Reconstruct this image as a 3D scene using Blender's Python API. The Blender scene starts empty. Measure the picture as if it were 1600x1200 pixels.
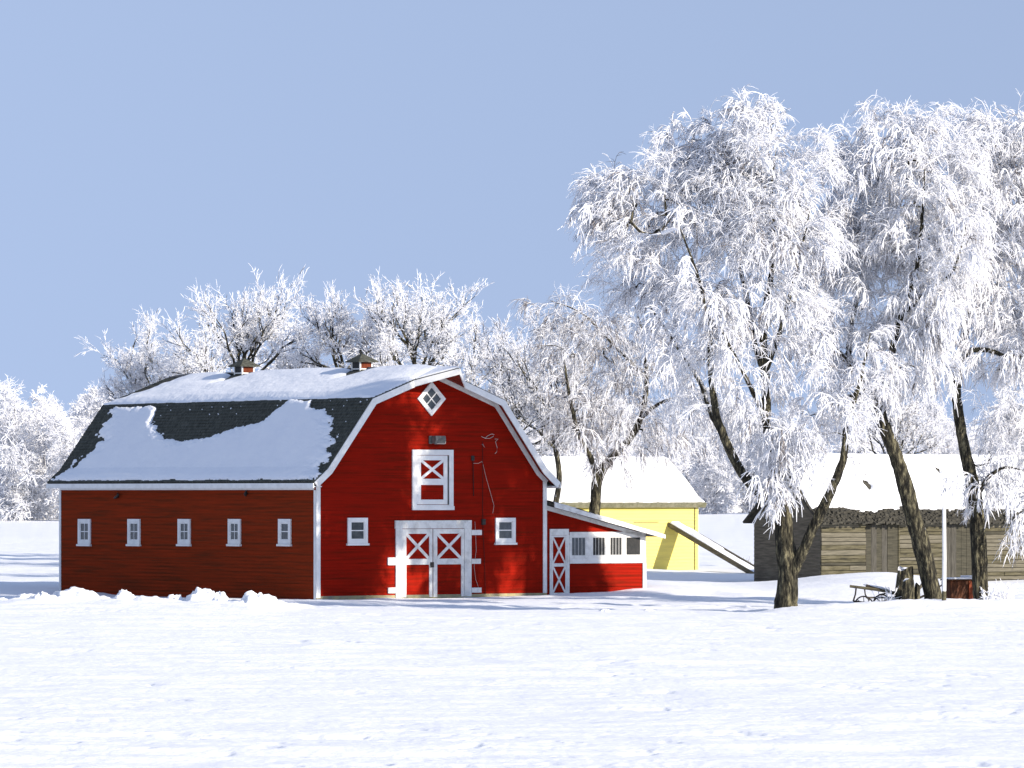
import bpy, bmesh, math, random
import numpy as np
from mathutils import Vector, Matrix, noise as mnoise

R = math.radians
sc = bpy.context.scene
col = sc.collection
# ------------------------------------------------------------------ camera
FP, HZ, CH = 7740.0, 770.0, 4.4      # focal length in photo pixels, horizon row, eye height
cam = bpy.data.cameras.new('camera'); camo = bpy.data.objects.new('camera', cam); col.objects.link(camo)
cam.sensor_width = 36.0; cam.lens = FP / 1600 * 36.0; cam.shift_y = (HZ - 600) / 1600
camo.location = (0, 0, CH); camo.rotation_euler = (R(90), 0, 0)
cam.clip_start = 1.0; cam.clip_end = 20000
sc.camera = camo
# ------------------------------------------------------------------ sky and sun
SUN_AZ, SUN_EL = 54.0, 20.0           # azimuth measured from the way back to the camera towards the right
sx, sy, sz = math.cos(R(SUN_EL))*math.sin(R(SUN_AZ)), -math.cos(R(SUN_EL))*math.cos(R(SUN_AZ)), math.sin(R(SUN_EL))
w = bpy.data.worlds.new('World'); sc.world = w; w.use_nodes = True
nt = w.node_tree; nt.nodes.clear()
out = nt.nodes.new('ShaderNodeOutputWorld'); bg = nt.nodes.new('ShaderNodeBackground')
sky = nt.nodes.new('ShaderNodeTexSky'); sky.sky_type = 'NISHITA'; sky.sun_disc = False
sky.sun_elevation = R(SUN_EL); sky.sun_rotation = math.atan2(sx, sy)
sky.air_density = 1.0; sky.dust_density = 0.0; sky.ozone_density = 2.0; sky.altitude = 300
tc = nt.nodes.new('ShaderNodeTexCoord'); ad = nt.nodes.new('ShaderNodeVectorMath'); ad.operation = 'MULTIPLY_ADD'
ad.inputs[1].default_value = (1, 1, 0.25); ad.inputs[2].default_value = (0, 0, 0.44)
nrm = nt.nodes.new('ShaderNodeVectorMath'); nrm.operation = 'NORMALIZE'
mul = nt.nodes.new('ShaderNodeMix'); mul.data_type = 'RGBA'; mul.blend_type = 'MULTIPLY'; mul.inputs[0].default_value = 1.0
mul.inputs[7].default_value = (1.29, 0.96, 0.83, 1)
L = nt.links.new
L(tc.outputs['Generated'], ad.inputs[0]); L(ad.outputs[0], nrm.inputs[0]); L(nrm.outputs[0], sky.inputs[0])
L(sky.outputs[0], mul.inputs[6]); L(mul.outputs[2], bg.inputs[0]); L(bg.outputs[0], out.inputs[0])
bg.inputs[1].default_value = 0.15
sl = bpy.data.lights.new('sun', 'SUN'); sl.energy = 3.9; sl.angle = R(0.5); sl.color = (1.0, 0.90, 0.77)
so = bpy.data.objects.new('sun', sl); col.objects.link(so)
so.rotation_euler = Vector((sx, sy, sz)).to_track_quat('Z', 'Y').to_euler(); so.location = (60, -40, 80)
sc.view_settings.view_transform = 'Standard'; sc.view_settings.look = 'None'
sc.view_settings.gamma = 1.0; sc.view_settings.use_curve_mapping = False
sc.view_settings.exposure = 0.90
sc.render.film_transparent = False
sc.cycles.max_bounces = 10; sc.cycles.diffuse_bounces = 8; sc.cycles.glossy_bounces = 2
sc.cycles.use_denoising = True

# ------------------------------------------------------------------ materials
def mat(name, c1, c2=None, scale=3.0, rough=0.8, bump=0.0, bscale=30.0, stretch=(1, 1, 1), detail=5.0, c3=None, spec=0.2, coords='Object', lo=0.35, hi=0.65, bdist=0.02):
    m = bpy.data.materials.new(name); m.use_nodes = True
    t = m.node_tree; b = t.nodes['Principled BSDF']; lk = t.links.new
    b.inputs['Roughness'].default_value = rough
    b.inputs['Specular IOR Level'].default_value = spec
    tcn = t.nodes.new('ShaderNodeTexCoord'); mp = t.nodes.new('ShaderNodeMapping'); mp.inputs['Scale'].default_value = stretch
    lk(tcn.outputs[coords], mp.inputs[0])
    if c2 is None:
        b.inputs['Base Color'].default_value = (*c1, 1)
    else:
        n = t.nodes.new('ShaderNodeTexNoise'); n.inputs['Scale'].default_value = scale; n.inputs['Detail'].default_value = detail
        n.inputs['Roughness'].default_value = 0.65
        r = t.nodes.new('ShaderNodeValToRGB'); e = r.color_ramp.elements
        e[0].position = lo; e[1].position = hi; e[0].color = (*c1, 1); e[1].color = (*c2, 1)
        if c3: q = e.new((lo+hi)/2); q.color = (*c3, 1)
        lk(mp.outputs[0], n.inputs['Vector']); lk(n.outputs[0], r.inputs[0]); lk(r.outputs[0], b.inputs['Base Color'])
    if bump:
        n2 = t.nodes.new('ShaderNodeTexNoise'); n2.inputs['Scale'].default_value = bscale; n2.inputs['Detail'].default_value = 6
        bp = t.nodes.new('ShaderNodeBump'); bp.inputs['Strength'].default_value = bump; bp.inputs['Distance'].default_value = bdist
        lk(mp.outputs[0], n2.inputs['Vector']); lk(n2.outputs[0], bp.inputs['Height']); lk(bp.outputs[0], b.inputs['Normal'])
    return m

M = {}
M['red'] = mat('barn_red_boards', (0.31, 0.011, 0.004), (0.15, 0.011, 0.004), 1.6, 0.9, 0.2, 14, (0.22, 0.22, 6.5), spec=0.04, c3=(0.25, 0.010, 0.004))
M['red_weathered'] = mat('barn_red_weathered', (0.275, 0.031, 0.008), (0.13, 0.026, 0.009), 1.4, 0.9, 0.2, 14, (0.22, 0.22, 6.5), spec=0.04, c3=(0.215, 0.029, 0.008))
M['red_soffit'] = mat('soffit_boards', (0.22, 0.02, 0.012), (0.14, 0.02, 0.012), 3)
M['white'] = mat('white_paint', (0.80, 0.80, 0.78), (0.66, 0.66, 0.64), 2.2, 0.6, 0.2, 25, lo=0.4, hi=0.75)
M['white_worn'] = mat('worn_white_paint', (0.74, 0.74, 0.71), (0.45, 0.44, 0.41), 3.0, 0.7, 0.3, 25, (1, 1, 1), lo=0.45, hi=0.8)
M['glass'] = mat('dark_window_glass', (0.035, 0.042, 0.045), (0.07, 0.08, 0.085), 5, 0.12, spec=0.5)
M['stable_dark'] = mat('unlit_opening', (0.012, 0.014, 0.015), (0.03, 0.03, 0.03), 6, 0.6)
M['shingle'] = mat('dark_shingles', (0.028, 0.030, 0.024), (0.095, 0.098, 0.08), 5.0, 0.85, 0.6, 30, (1, 2.5, 1))
M['snow'] = mat('snow', (0.87, 0.885, 0.91), (0.83, 0.85, 0.89), 0.9, 0.65, 0.5, 5, spec=0.25, bdist=0.05)
M['frost'] = mat('hoarfrost', (0.95, 0.955, 0.975), (0.91, 0.92, 0.955), 3.0, 0.7, spec=0.2)
def let_through(m, f):
    t = m.node_tree; b = t.nodes['Principled BSDF']; o = t.nodes['Material Output']
    tr = t.nodes.new('ShaderNodeBsdfTranslucent'); mx = t.nodes.new('ShaderNodeMixShader'); mx.inputs[0].default_value = f
    t.links.new(b.inputs['Base Color'].links[0].from_socket, tr.inputs['Color'])
    t.links.new(b.outputs[0], mx.inputs[1]); t.links.new(tr.outputs[0], mx.inputs[2]); t.links.new(mx.outputs[0], o.inputs['Surface'])
let_through(M['frost'], 0.14)
M['rimed_bark'] = mat('rimed_bark', (0.20, 0.20, 0.21), (0.62, 0.63, 0.67), 4.0, 0.9)
M['twig'] = mat('bare_twig', (0.12, 0.10, 0.09), (0.30, 0.28, 0.28), 8.0, 0.8)
M['yellow'] = mat('yellow_paint', (0.80, 0.69, 0.19), (0.66, 0.57, 0.17), 1.5, 0.75, 0.2, 12, (0.4, 0.4, 4))
M['rough_wood'] = mat('grey_wood', (0.085, 0.076, 0.057), (0.17, 0.152, 0.115), 2.0, 0.9, 0.6, 18, (0.6, 0.6, 6))
M['log_wood'] = mat('weathered_log', (0.135, 0.122, 0.083), (0.04, 0.037, 0.028), 2.2, 0.9, 0.7, 14, (0.5, 0.5, 6), c3=(0.09, 0.081, 0.048))
M['log_dark'] = mat('dark_weathered_log', (0.075, 0.07, 0.05), (0.03, 0.029, 0.022), 2.2, 0.9, 0.5, 14, (0.5, 0.5, 6))
M['log_pale'] = mat('pale_weathered_log', (0.17, 0.155, 0.115), (0.09, 0.083, 0.062), 2.2, 0.9, 0.5, 14, (0.5, 0.5, 6))
M['plank'] = mat('vertical_planks', (0.042, 0.040, 0.034), (0.09, 0.085, 0.072), 3.0, 0.9, 0.6, 14, (6, 6, 0.6))
M['old_shingle'] = mat('ragged_old_shingles', (0.018, 0.018, 0.016), (0.075, 0.07, 0.055), 5, 0.9, 0.6, 20)
M['mossy'] = mat('mossy_eave', (0.12, 0.12, 0.07), (0.22, 0.21, 0.15), 5, 0.9, 0.4, 20)
M['rust'] = mat('rusty_tin', (0.085, 0.026, 0.008), (0.035, 0.013, 0.006), 2.5, 0.7, 0.3, 15, (1, 1, 0.6))
M['iron'] = mat('dark_iron', (0.018, 0.017, 0.016), (0.05, 0.04, 0.035), 6, 0.6)
M['concrete'] = mat('footing_concrete', (0.38, 0.33, 0.17), (0.22, 0.21, 0.16), 2.5, 0.9, 0.5, 10)
M['wire'] = mat('pale_wire', (0.62, 0.50, 0.44), (0.5, 0.4, 0.35), 4)
M['darkwire'] = mat('dark_cable', (0.04, 0.012, 0.01), (0.06, 0.02, 0.015), 4)
M['lampgrey'] = mat('lamp_housing', (0.16, 0.16, 0.15), (0.08, 0.08, 0.08), 5, 0.5)
M['louvre'] = mat('orange_red_louvre', (0.20, 0.045, 0.018), (0.12, 0.03, 0.012), 6)

def bark_material():
    m = mat('bark', (0.008, 0.008, 0.007), (0.20, 0.18, 0.11), 3.4, 0.95, 1.0, 5.5, (2.2, 2.2, 0.6), c3=(0.045, 0.041, 0.028), bdist=0.22, lo=0.36, hi=0.66)
    t = m.node_tree; lk = t.links.new; b = t.nodes['Principled BSDF']
    src = b.inputs['Base Color'].links[0].from_socket
    # rime clings to the upper side of limbs and in patches
    g = t.nodes.new('ShaderNodeNewGeometry'); s = t.nodes.new('ShaderNodeSeparateXYZ'); lk(g.outputs['Normal'], s.inputs[0])
    n = t.nodes.new('ShaderNodeTexNoise'); n.inputs['Scale'].default_value = 4.0; n.inputs['Detail'].default_value = 5
    tcn = t.nodes.new('ShaderNodeTexCoord'); lk(tcn.outputs['Object'], n.inputs['Vector'])
    a = t.nodes.new('ShaderNodeMath'); a.operation = 'MULTIPLY_ADD'; a.inputs[1].default_value = 1.0
    lk(s.outputs['Z'], a.inputs[0]); lk(n.outputs[0], a.inputs[2])
    mr = t.nodes.new('ShaderNodeMapRange'); mr.inputs[1].default_value = 0.95; mr.inputs[2].default_value = 1.2
    lk(a.outputs[0], mr.inputs[0])
    mx = t.nodes.new('ShaderNodeMix'); mx.data_type = 'RGBA'; mx.inputs[7].default_value = (0.82, 0.83, 0.86, 1)
    lk(mr.outputs[0], mx.inputs[0]); lk(src, mx.inputs[6]); lk(mx.outputs[2], b.inputs['Base Color'])
    return m
M['bark'] = bark_material()

# ------------------------------------------------------------------ helpers
def tag(o, label=None, cat=None, group=None, kind=None):
    if label: o['label'] = label
    if cat: o['category'] = cat
    if group: o['group'] = group
    if kind: o['kind'] = kind
    return o

def empty(name, loc, rz=0.0):
    o = bpy.data.objects.new(name, None); col.objects.link(o)
    o.location = loc; o.rotation_euler = (0, 0, rz); o.empty_display_size = 0.5
    return o

def link(name, me, parent=None):
    o = bpy.data.objects.new(name, me); col.objects.link(o)
    if parent: o.parent = parent
    return o

def np_mesh(name, V, F4=None, F3=None, mats=(), mi4=None, mi3=None, smooth=True):
    me = bpy.data.meshes.new(name)
    V = np.ascontiguousarray(V, dtype=np.float32)
    parts, sizes, mi = [], [], []
    if F4 is not None and len(F4):
        parts.append(np.asarray(F4, np.int32).ravel()); sizes.append(np.full(len(F4), 4, np.int32))
        mi.append(np.zeros(len(F4), np.int32) if mi4 is None else np.asarray(mi4, np.int32))
    if F3 is not None and len(F3):
        parts.append(np.asarray(F3, np.int32).ravel()); sizes.append(np.full(len(F3), 3, np.int32))
        mi.append(np.zeros(len(F3), np.int32) if mi3 is None else np.asarray(mi3, np.int32))
    loops = np.concatenate(parts); sizes = np.concatenate(sizes); mi = np.concatenate(mi)
    starts = np.concatenate([[0], np.cumsum(sizes)[:-1]]).astype(np.int32)
    me.vertices.add(len(V)); me.vertices.foreach_set('co', V.ravel())
    me.loops.add(len(loops)); me.loops.foreach_set('vertex_index', loops)
    me.polygons.add(len(sizes)); me.polygons.foreach_set('loop_start', starts)
    me.polygons.foreach_set('material_index', mi)
    me.polygons.foreach_set('use_smooth', np.full(len(sizes), smooth))
    for m in mats: me.materials.append(m)
    me.update(calc_edges=True); me.validate()
    return me

class MB:
    """collects shapes and links them as one mesh object"""
    def __init__(s): s.v, s.f, s.m = [], [], []
    def add(s, vs, fs, mi=0):
        o = len(s.v); s.v += [tuple(p) for p in vs]
        s.f += [tuple(i+o for i in f) for f in fs]; s.m += [mi]*len(fs)
    def hexa(s, p, mi=0):      # p: 8 points, bottom ring 0-3 and top ring 4-7
        s.add(p, [(3,2,1,0),(4,5,6,7),(0,1,5,4),(1,2,6,5),(2,3,7,6),(3,0,4,7)], mi)
    def box(s, x0, x1, y0, y1, z0, z1, mi=0):
        s.hexa([(x0,y0,z0),(x1,y0,z0),(x1,y1,z0),(x0,y1,z0),(x0,y0,z1),(x1,y0,z1),(x1,y1,z1),(x0,y1,z1)], mi)
    def prism(s, poly, fn, d0, d1, mi=0):   # poly of 2-D points, fn(a, b, d) -> 3-D
        n = len(poly)
        a = [fn(p[0], p[1], d0) for p in poly]; b = [fn(p[0], p[1], d1) for p in poly]
        s.add(a+b, [tuple(range(n-1, -1, -1)), tuple(range(n, 2*n))] + [(i, (i+1) % n, n+(i+1) % n, n+i) for i in range(n)], mi)
    def tube(s, pts, rad, n=8, mi=0, cap=True):
        pts = [Vector(p) for p in pts]
        if not hasattr(rad, '__len__'): rad = [rad]*len(pts)
        rings = []; ref = Vector((0.31, 0.17, 0.93))
        for i, p in enumerate(pts):
            t = (pts[min(i+1, len(pts)-1)] - pts[max(i-1, 0)]).normalized()
            a = t.cross(ref)
            if a.length < 1e-3: a = t.cross(Vector((1, 0, 0)))
            a.normalize(); b = t.cross(a)
            rings.append([p + rad[i]*(math.cos(2*math.pi*k/n)*a + math.sin(2*math.pi*k/n)*b) for k in range(n)])
        fs = []
        for i in range(len(pts)-1):
            for k in range(n): fs.append((i*n+k, i*n+(k+1) % n, (i+1)*n+(k+1) % n, (i+1)*n+k))
        if cap: fs += [tuple(range(n-1, -1, -1)), tuple((len(pts)-1)*n+k for k in range(n))]
        s.add([q for r in rings for q in r], fs, mi)
    def build(s, name, mats, parent=None, bevel=0.0, smooth=False):
        me = bpy.data.meshes.new(name); me.from_pydata(s.v, [], s.f)
        for m in (mats if isinstance(mats, (list, tuple)) else [mats]): me.materials.append(m)
        me.polygons.foreach_set('material_index', s.m)
        bm = bmesh.new(); bm.from_mesh(me); bmesh.ops.recalc_face_normals(bm, faces=bm.faces)
        if bevel: bmesh.ops.bevel(bm, geom=bm.edges[:], offset=bevel, segments=1, affect='EDGES')
        if smooth:
            for f in bm.faces: f.smooth = True
        bm.to_mesh(me); bm.free(); me.update()
        return link(name, me, parent)

def offset_line(pts, d):
    """parallel of a 2-D polyline at distance d (to the right of its run)"""
    out = []; n = len(pts)
    for i in range(n):
        ds = []
        for j in (i-1, i):
            if 0 <= j < n-1:
                dx, dy = pts[j+1][0]-pts[j][0], pts[j+1][1]-pts[j][1]; l = math.hypot(dx, dy); ds.append((dy/l, -dx/l))
        if len(ds) == 2:
            bx, by = ds[0][0]+ds[1][0], ds[0][1]+ds[1][1]; l = math.hypot(bx, by); bx /= l; by /= l
            k = d / max(0.3, bx*ds[0][0]+by*ds[0][1]); out.append((pts[i][0]+bx*k, pts[i][1]+by*k))
        else: out.append((pts[i][0]+ds[0][0]*d, pts[i][1]+ds[0][1]*d))
    return out

# smooth value noise on arrays
def _hash(ix, iy, seed):
    h = (ix.astype(np.int64)*374761393 + iy.astype(np.int64)*668265263 + seed*982451653) & 0x7fffffff
    h = ((h ^ (h >> 13))*1274126177) & 0x7fffffff
    return ((h ^ (h >> 16)) & 0xffff)/65535.0
def vnoise(x, y, seed=0):
    x = np.asarray(x, float); y = np.asarray(y, float)
    ix, iy = np.floor(x), np.floor(y); fx, fy = x-ix, y-iy
    fx = fx*fx*(3-2*fx); fy = fy*fy*(3-2*fy)
    a, b = _hash(ix, iy, seed), _hash(ix+1, iy, seed); c, d = _hash(ix, iy+1, seed), _hash(ix+1, iy+1, seed)
    return (a*(1-fx)+b*fx)*(1-fy) + (c*(1-fx)+d*fx)*fy - 0.5
def fnoise(x, y, seed=0, octaves=4, gain=0.5):
    t, a = 0, 1.0
    for k in range(octaves):
        t = t + a*vnoise(x*2**k + 17.3*k, y*2**k - 9.1*k, seed+k); a *= gain
    return t
def sstep(a, b, x):
    t = np.clip((np.asarray(x, float)-a)/(b-a), 0, 1); return t*t*(3-2*t)

# ------------------------------------------------------------------ ground
def px_at(px, py, Y): return ((px-800)*Y/FP, Y, CH-(py-HZ)*Y/FP)

def gz(X, Y):
    X = np.asarray(X, float); Y = np.asarray(Y, float)
    z = 2.5*np.clip((Y-210)/210, 0, 1.0)**1.3
    far = sstep(260, 330, Y)
    # ploughed bank that crosses the yard
    lf = sstep(-7.5, -10, X)
    mid_ = sstep(-10, -8, X)*sstep(10, 8, X)
    z = z - 0.13*sstep(-14, -8, X)*sstep(14, 6, X)*sstep(203, 196.5, Y)*sstep(140, 190, Y)
    yc = 187.3 + 8.7*mid_ + 1.0*vnoise(X/7.0, X*0+3.1, 5) + lf*5.5 + np.where(X < -10, -(X+10)*0.10, 0)
    wd_ = np.where(Y < yc, 2.6+4*lf, 1.6)
    z = z + (0.09 - 0.05*mid_ + 0.10*sstep(9, 16, X) + 0.13*lf)*np.exp(-((Y-yc)/wd_)**2)*(0.9+1.0*vnoise(X/2.3, Y/3.0, 8))
    z = z + (0.05+0.10*lf)*np.exp(-((Y-yc)/0.9)**2)*np.clip(fnoise(X/0.5, Y/0.9, 12, 3)+.15, 0, 1)*2.0
    z = z + lf*0.10*np.exp(-((Y-yc+2)/5.0)**2)*fnoise(X/2.6+Y*0.25, Y/1.1, 17, 3)*1.6
    z = z + 0.16*sstep(12, 16, X)*sstep(200, 192, Y)*sstep(182, 188, Y)
    # drifts by the old shed, the yellow building and the lean-to
    z = z + 0.62*np.exp(-((X-16.8)/4.2)**2-((Y-228)/7.0)**2)
    z = z + 0.30*np.exp(-((X-6.2)/3.0)**2-((Y-222)/9.0)**2)
    z = z + 0.25*np.exp(-((X-6.5)/2.6)**2-((Y-250)/5.0)**2)
    z = z + 0.10*sstep(-2, 3, X)*np.exp(-((Y-211-0.6*X)/2.5)**2)
    z = z - 0.10*np.exp(-((X+16)/8.0)**2-((Y-212)/10.0)**2)
    z = z + 0.09*fnoise(X/1.7, Y/2.4, 141, 3)*np.exp(-((Y-205-0.5*(X+8)*sstep(-8, -7, X)+0.9*(-8-X)*sstep(-8, -9, X)*-1)/3.0)**2)
    # broad swells, wind ridges and crust
    z = z + 0.10*fnoise(X/17.0, Y/26.0, 21, 3)*(1+far)
    k = 1-0.7*sstep(150, 260, Y)
    rid = np.abs(fnoise(X/4.2+0.02*Y, Y/2.2, 31, 3)); z = z + 0.09*(0.25-rid)*sstep(-0.1, 0.25, vnoise(X/9, Y/14, 41))
    z = z + 0.10*fnoise(X/9.0+0.05*Y, Y/1.5, 131, 3)
    z = z + 0.032*fnoise(X/1.1, Y/1.6, 51, 4)
    cl = fnoise(X/0.28, Y/0.45, 61, 2)*sstep(-0.05, 0.3, vnoise(X/3.0, Y/8.0, 71))
    z = z + 0.045*np.clip(cl-0.22, 0, 1)*k
    hole = fnoise(X/0.7, Y/0.62, 81, 3)*sstep(-0.12, 0.3, vnoise(X/2.6, Y/5.0, 91))
    z = z - 0.20*np.clip(hole-0.22, 0, 1)*k
    return z

def build_ground():
    ys = [30.0]
    while ys[-1] < 330: ys.append(ys[-1] + (0.10 if 62 < ys[-1] < 130 else 0.14 if 130 < ys[-1] < 215 else 0.6))
    while ys[-1] < 9000: ys.append(ys[-1]*1.03)
    ys = np.array(ys)
    u = np.concatenate([np.linspace(-1, -0.17, 40)[:-1], np.linspace(-0.17, 0.17, 560), np.linspace(0.17, 1, 40)[1:]])
    U, Y = np.meshgrid(u, ys)
    X = U*(0.68*Y + 8)
    Z = gz(X, Y)
    n, m = U.shape
    V = np.stack([X, Y, Z], -1).reshape(-1, 3)
    i = np.arange((n-1)*m).reshape(n-1, m)[:, :-1].ravel()
    F = np.stack([i, i+1, i+m+1, i+m], -1)
    me = np_mesh('snow_field', V, F, mats=[M['snow']])
    tag(link('snow_field', me), kind='structure')
build_ground()

def ground_pt(px, Y, dz=0.0):
    X = (px-800)*Y/FP
    return (X, Y, float(gz(X, Y))+dz)

# ------------------------------------------------------------------ building frame of reference
PHI = R(36)
cP, sP = math.cos(PHI), math.sin(PHI)
class Face:
    """one wall of a building: maps photo measurements to (a, z) on the wall, and (a, z, out) to local space"""
    def __init__(s, P0, side='front', depth=0.0):
        s.P0, s.side, s.depth = P0, side, depth
    def px(s, px, py):
        d = ((px-800)/FP, 1.0, (HZ-py)/FP)
        ox, oy, oz = -s.P0[0], -s.P0[1], CH-s.P0[2]
        lx, ly = cP*ox+sP*oy, -sP*ox+cP*oy
        dx, dy = cP*d[0]+sP*d[1], -sP*d[0]+cP*d[1]
        if s.side == 'front':
            t = (s.depth-ly)/dy; return (lx+t*dx, oz+t*d[2])
        t = (s.depth-lx)/dx; return (ly+t*dy, oz+t*d[2])
    def loc(s, a, z, o=0.0):
        return (a, s.depth-o, z) if s.side == 'front' else (s.depth-o, a, z)
    def rect(s, mb, a0, a1, z0, z1, o0, o1, mi=0):
        p = [s.loc(a0, z0, o0), s.loc(a1, z0, o0), s.loc(a1, z0, o1), s.loc(a0, z0, o1), s.loc(a0, z1, o0), s.loc(a1, z1, o0), s.loc(a1, z1, o1), s.loc(a0, z1, o1)]
        mb.hexa(p, mi)
    def bar(s, mb, p, q, wd, o0, o1, mi=0):
        dx, dz = q[0]-p[0], q[1]-p[1]; l = math.hypot(dx, dz); nx, nz = -dz/l*wd/2, dx/l*wd/2
        poly = [(p[0]+nx, p[1]+nz), (p[0]-nx, p[1]-nz), (q[0]-nx, q[1]-nz), (q[0]+nx, q[1]+nz)]
        mb.prism(poly, lambda a, b, d: s.loc(a, b, d), o0, o1, mi)
    def frame(s, mb, a0, a1, z0, z1, wd, o0, o1, mi=0):
        s.rect(mb, a0, a0+wd, z0, z1, o0, o1, mi); s.rect(mb, a1-wd, a1, z0, z1, o0, o1, mi)
        s.rect(mb, a0+wd, a1-wd, z0, z0+wd, o0, o1, mi); s.rect(mb, a0+wd, a1-wd, z1-wd, z1, o0, o1, mi)
    def xpanel(s, mb, a0, a1, z0, z1, wd, o0, o1, mi=0):
        s.bar(mb, (a0, z0), (a1, z1), wd, o0, o1, mi); s.bar(mb, (a0, z1), (a1, z0), wd, o0, o1-0.004, mi)
    def boards(s, mb, z0, z1, lo, hi, step=0.15, tilt=0.030, seed=1, mi=0):
        rng = random.Random(seed); z = z0
        while z < z1-1e-3:
            zt = min(z+step, z1); o = rng.uniform(-0.003, 0.003)
            a0, a1, b0, b1 = lo(z), hi(z), lo(zt), hi(zt)
            if b1-b0 < 0.02: b0 = b1 = (b0+b1)/2; b1 += 0.01
            p = [s.loc(a0, z, -0.05), s.loc(a1, z, -0.05), s.loc(a1, z, tilt+o), s.loc(a0, z, tilt+o),
                 s.loc(b0, zt, -0.05), s.loc(b1, zt, -0.05), s.loc(b1, zt, 0.001+o), s.loc(b0, zt, 0.001+o)]
            mb.hexa(p, mi); z = zt

def interp(pts, x):
    for (x0, y0), (x1, y1) in zip(pts, pts[1:]):
        if x0 <= x <= x1: return y0+(y1-y0)*(x-x0)/(x1-x0)
    return pts[0][1] if x < pts[0][0] else pts[-1][1]

def snow_sheet(name, parent, fn, na, nb, mask, thick, seed, mats=None, rnd=0.25):
    """snow lying on a roof slope: fn(a, b, h) -> local point, a and b in 0..1; mask > 0 where snow lies"""
    A, B = np.meshgrid(np.linspace(0, 1, na), np.linspace(0, 1, nb))
    mk = mask(A, B)
    h = thick*np.clip(mk/rnd, 0, 1)**0.5
    h = h*(1+0.45*fnoise(A*5, B*2.2, seed, 3)+0.10*fnoise(A*40, B*12, seed+5, 2)) + 0.012*(mk > 0)
    h[mk <= 0] = -0.01
    P = fn(A, B, h)
    V = np.stack(P, -1).reshape(-1, 3)
    i = np.arange((nb-1)*na).reshape(nb-1, na)[:, :-1].ravel()
    F = np.stack([i, i+1, i+na+1, i+na], -1)
    ok = (mk.ravel()[F] > 0).any(1)
    F = F[ok]
    used = np.unique(F); mp = -np.ones(len(V), int); mp[used] = np.arange(len(used))
    me = np_mesh(name, V[used], mp[F], mats=[M['snow']])
    return link(name, me, parent)

# ================================================================== THE RED BARN
BP = (-8.08, 205.0, 0.0)
W, LN = 11.75, 20.65
barn = empty('red_barn', BP, PHI)
tag(barn, 'big red gambrel roofed barn with white trimmed doors and snow on its roof', 'barn')
FR = Face(BP, 'front', 0.0); SD = Face(BP, 'side', 0.0)
C = W/2
half = [(-0.46, 4.86), (0.22, 5.42), (2.46, 8.34), (C, 9.62)]
prof = half + [(W-x, z) for x, z in reversed(half[:-1])]
under = offset_line(prof, 0.14)
zw = 4.62
def roof_under(x): return interp(under, x)
left_b = lambda z: 0.0 if z <= interp(under, 0.0) else (interp([(b, a) for a, b in under[:4]], z))
right_b = lambda z: W-left_b(z)
# walls
mb = MB(); FR.boards(mb, 0.12, under[3][1]-0.01, left_b, right_b, seed=3)
gable = mb.build('gable_wall', M['red'], barn)
mb = MB(); SD.boards(mb, -0.12, zw+0.3, lambda z: 0.0, lambda z: LN, seed=4)
mb.build('side_wall', M['red_weathered'], barn)
mb = MB(); mb.box(W-0.05, W, 0.06, LN, -0.2, zw+0.3); mb.prism([(0, -0.2), (W, -0.2), (W, zw+0.3), (C, 9.2), (0, zw+0.3)], lambda a, b, d: (a, d, b), LN-0.05, LN)
mb.build('rear_wall', M['red_weathered'], barn)
mb = MB(); FR.rect(mb, -0.04, W+0.04, -0.3, 0.12, -0.05, 0.05); SD.rect(mb, 0.06, LN, -0.4, -0.12, -0.05, 0.03)
mb.build('footing', M['concrete'], barn)
# roof
RY0, RY1 = -0.46, LN+0.40
mb = MB()
n = len(prof)
for i in range(n-1):
    p, q, pu, qu = prof[i], prof[i+1], under[i], under[i+1]
    mb.hexa([(pu[0], RY0, pu[1]), (qu[0], RY0, qu[1]), (qu[0], RY1, qu[1]), (pu[0], RY1, pu[1]), (p[0], RY0, p[1]), (q[0], RY0, q[1]), (q[0], RY1, q[1]), (p[0], RY1, p[1])])
# shingle courses on the visible steep slope
def slope_pt(i, a, b, h):
    """i: index of profile segment; a 0 front..1 back; b 0 low..1 high; h above the surface"""
    (x0, z0), (x1, z1) = prof[i], prof[i+1]; l = math.hypot(x1-x0, z1-z0); nx, nz = -(z1-z0)/l, (x1-x0)/l
    return (x0+(x1-x0)*b+nx*h, RY0+(RY1-RY0)*a, z0+(z1-z0)*b+nz*h)
rng = random.Random(5)
for seg, rows in ((0, 5), (1, 22), (2, 20)):
    for r_ in range(rows):
        b0, b1 = r_/rows, (r_+1)/rows
        k = 0; a = 0.0
        while a < 1:
            a1 = min(1.0, a+rng.uniform(0.02, 0.05))
            hh = rng.uniform(0.018, 0.034)
            mb.hexa([slope_pt(seg, a, b0, 0.001), slope_pt(seg, a1, b0, 0.001), slope_pt(seg, a1, b1, 0.001), slope_pt(seg, a, b1, 0.001),
                     slope_pt(seg, a, b0, hh), slope_pt(seg, a1, b0, hh), slope_pt(seg, a1, b1, 0.006), slope_pt(seg, a, b1, 0.006)])
            a = a1
# hay hood
hz = lambda x: interp(prof, x)
HB, HF = 1.35, -1.95
for sgn in (-1, 1):
    x0 = C+sgn*HB
    top = [(x0, RY0, hz(x0)), (C, RY0, prof[3][1]), (C, HF, prof[3][1])]
    bot = [(x, y, z-0.14) for x, y, z in top]
    mb.add(top+bot, [(0, 1, 2), (5, 4, 3), (0, 2, 5, 3), (0, 3, 4, 1), (1, 4, 5, 2)])
roof = mb.build('roof', M['shingle'], barn)
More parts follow.
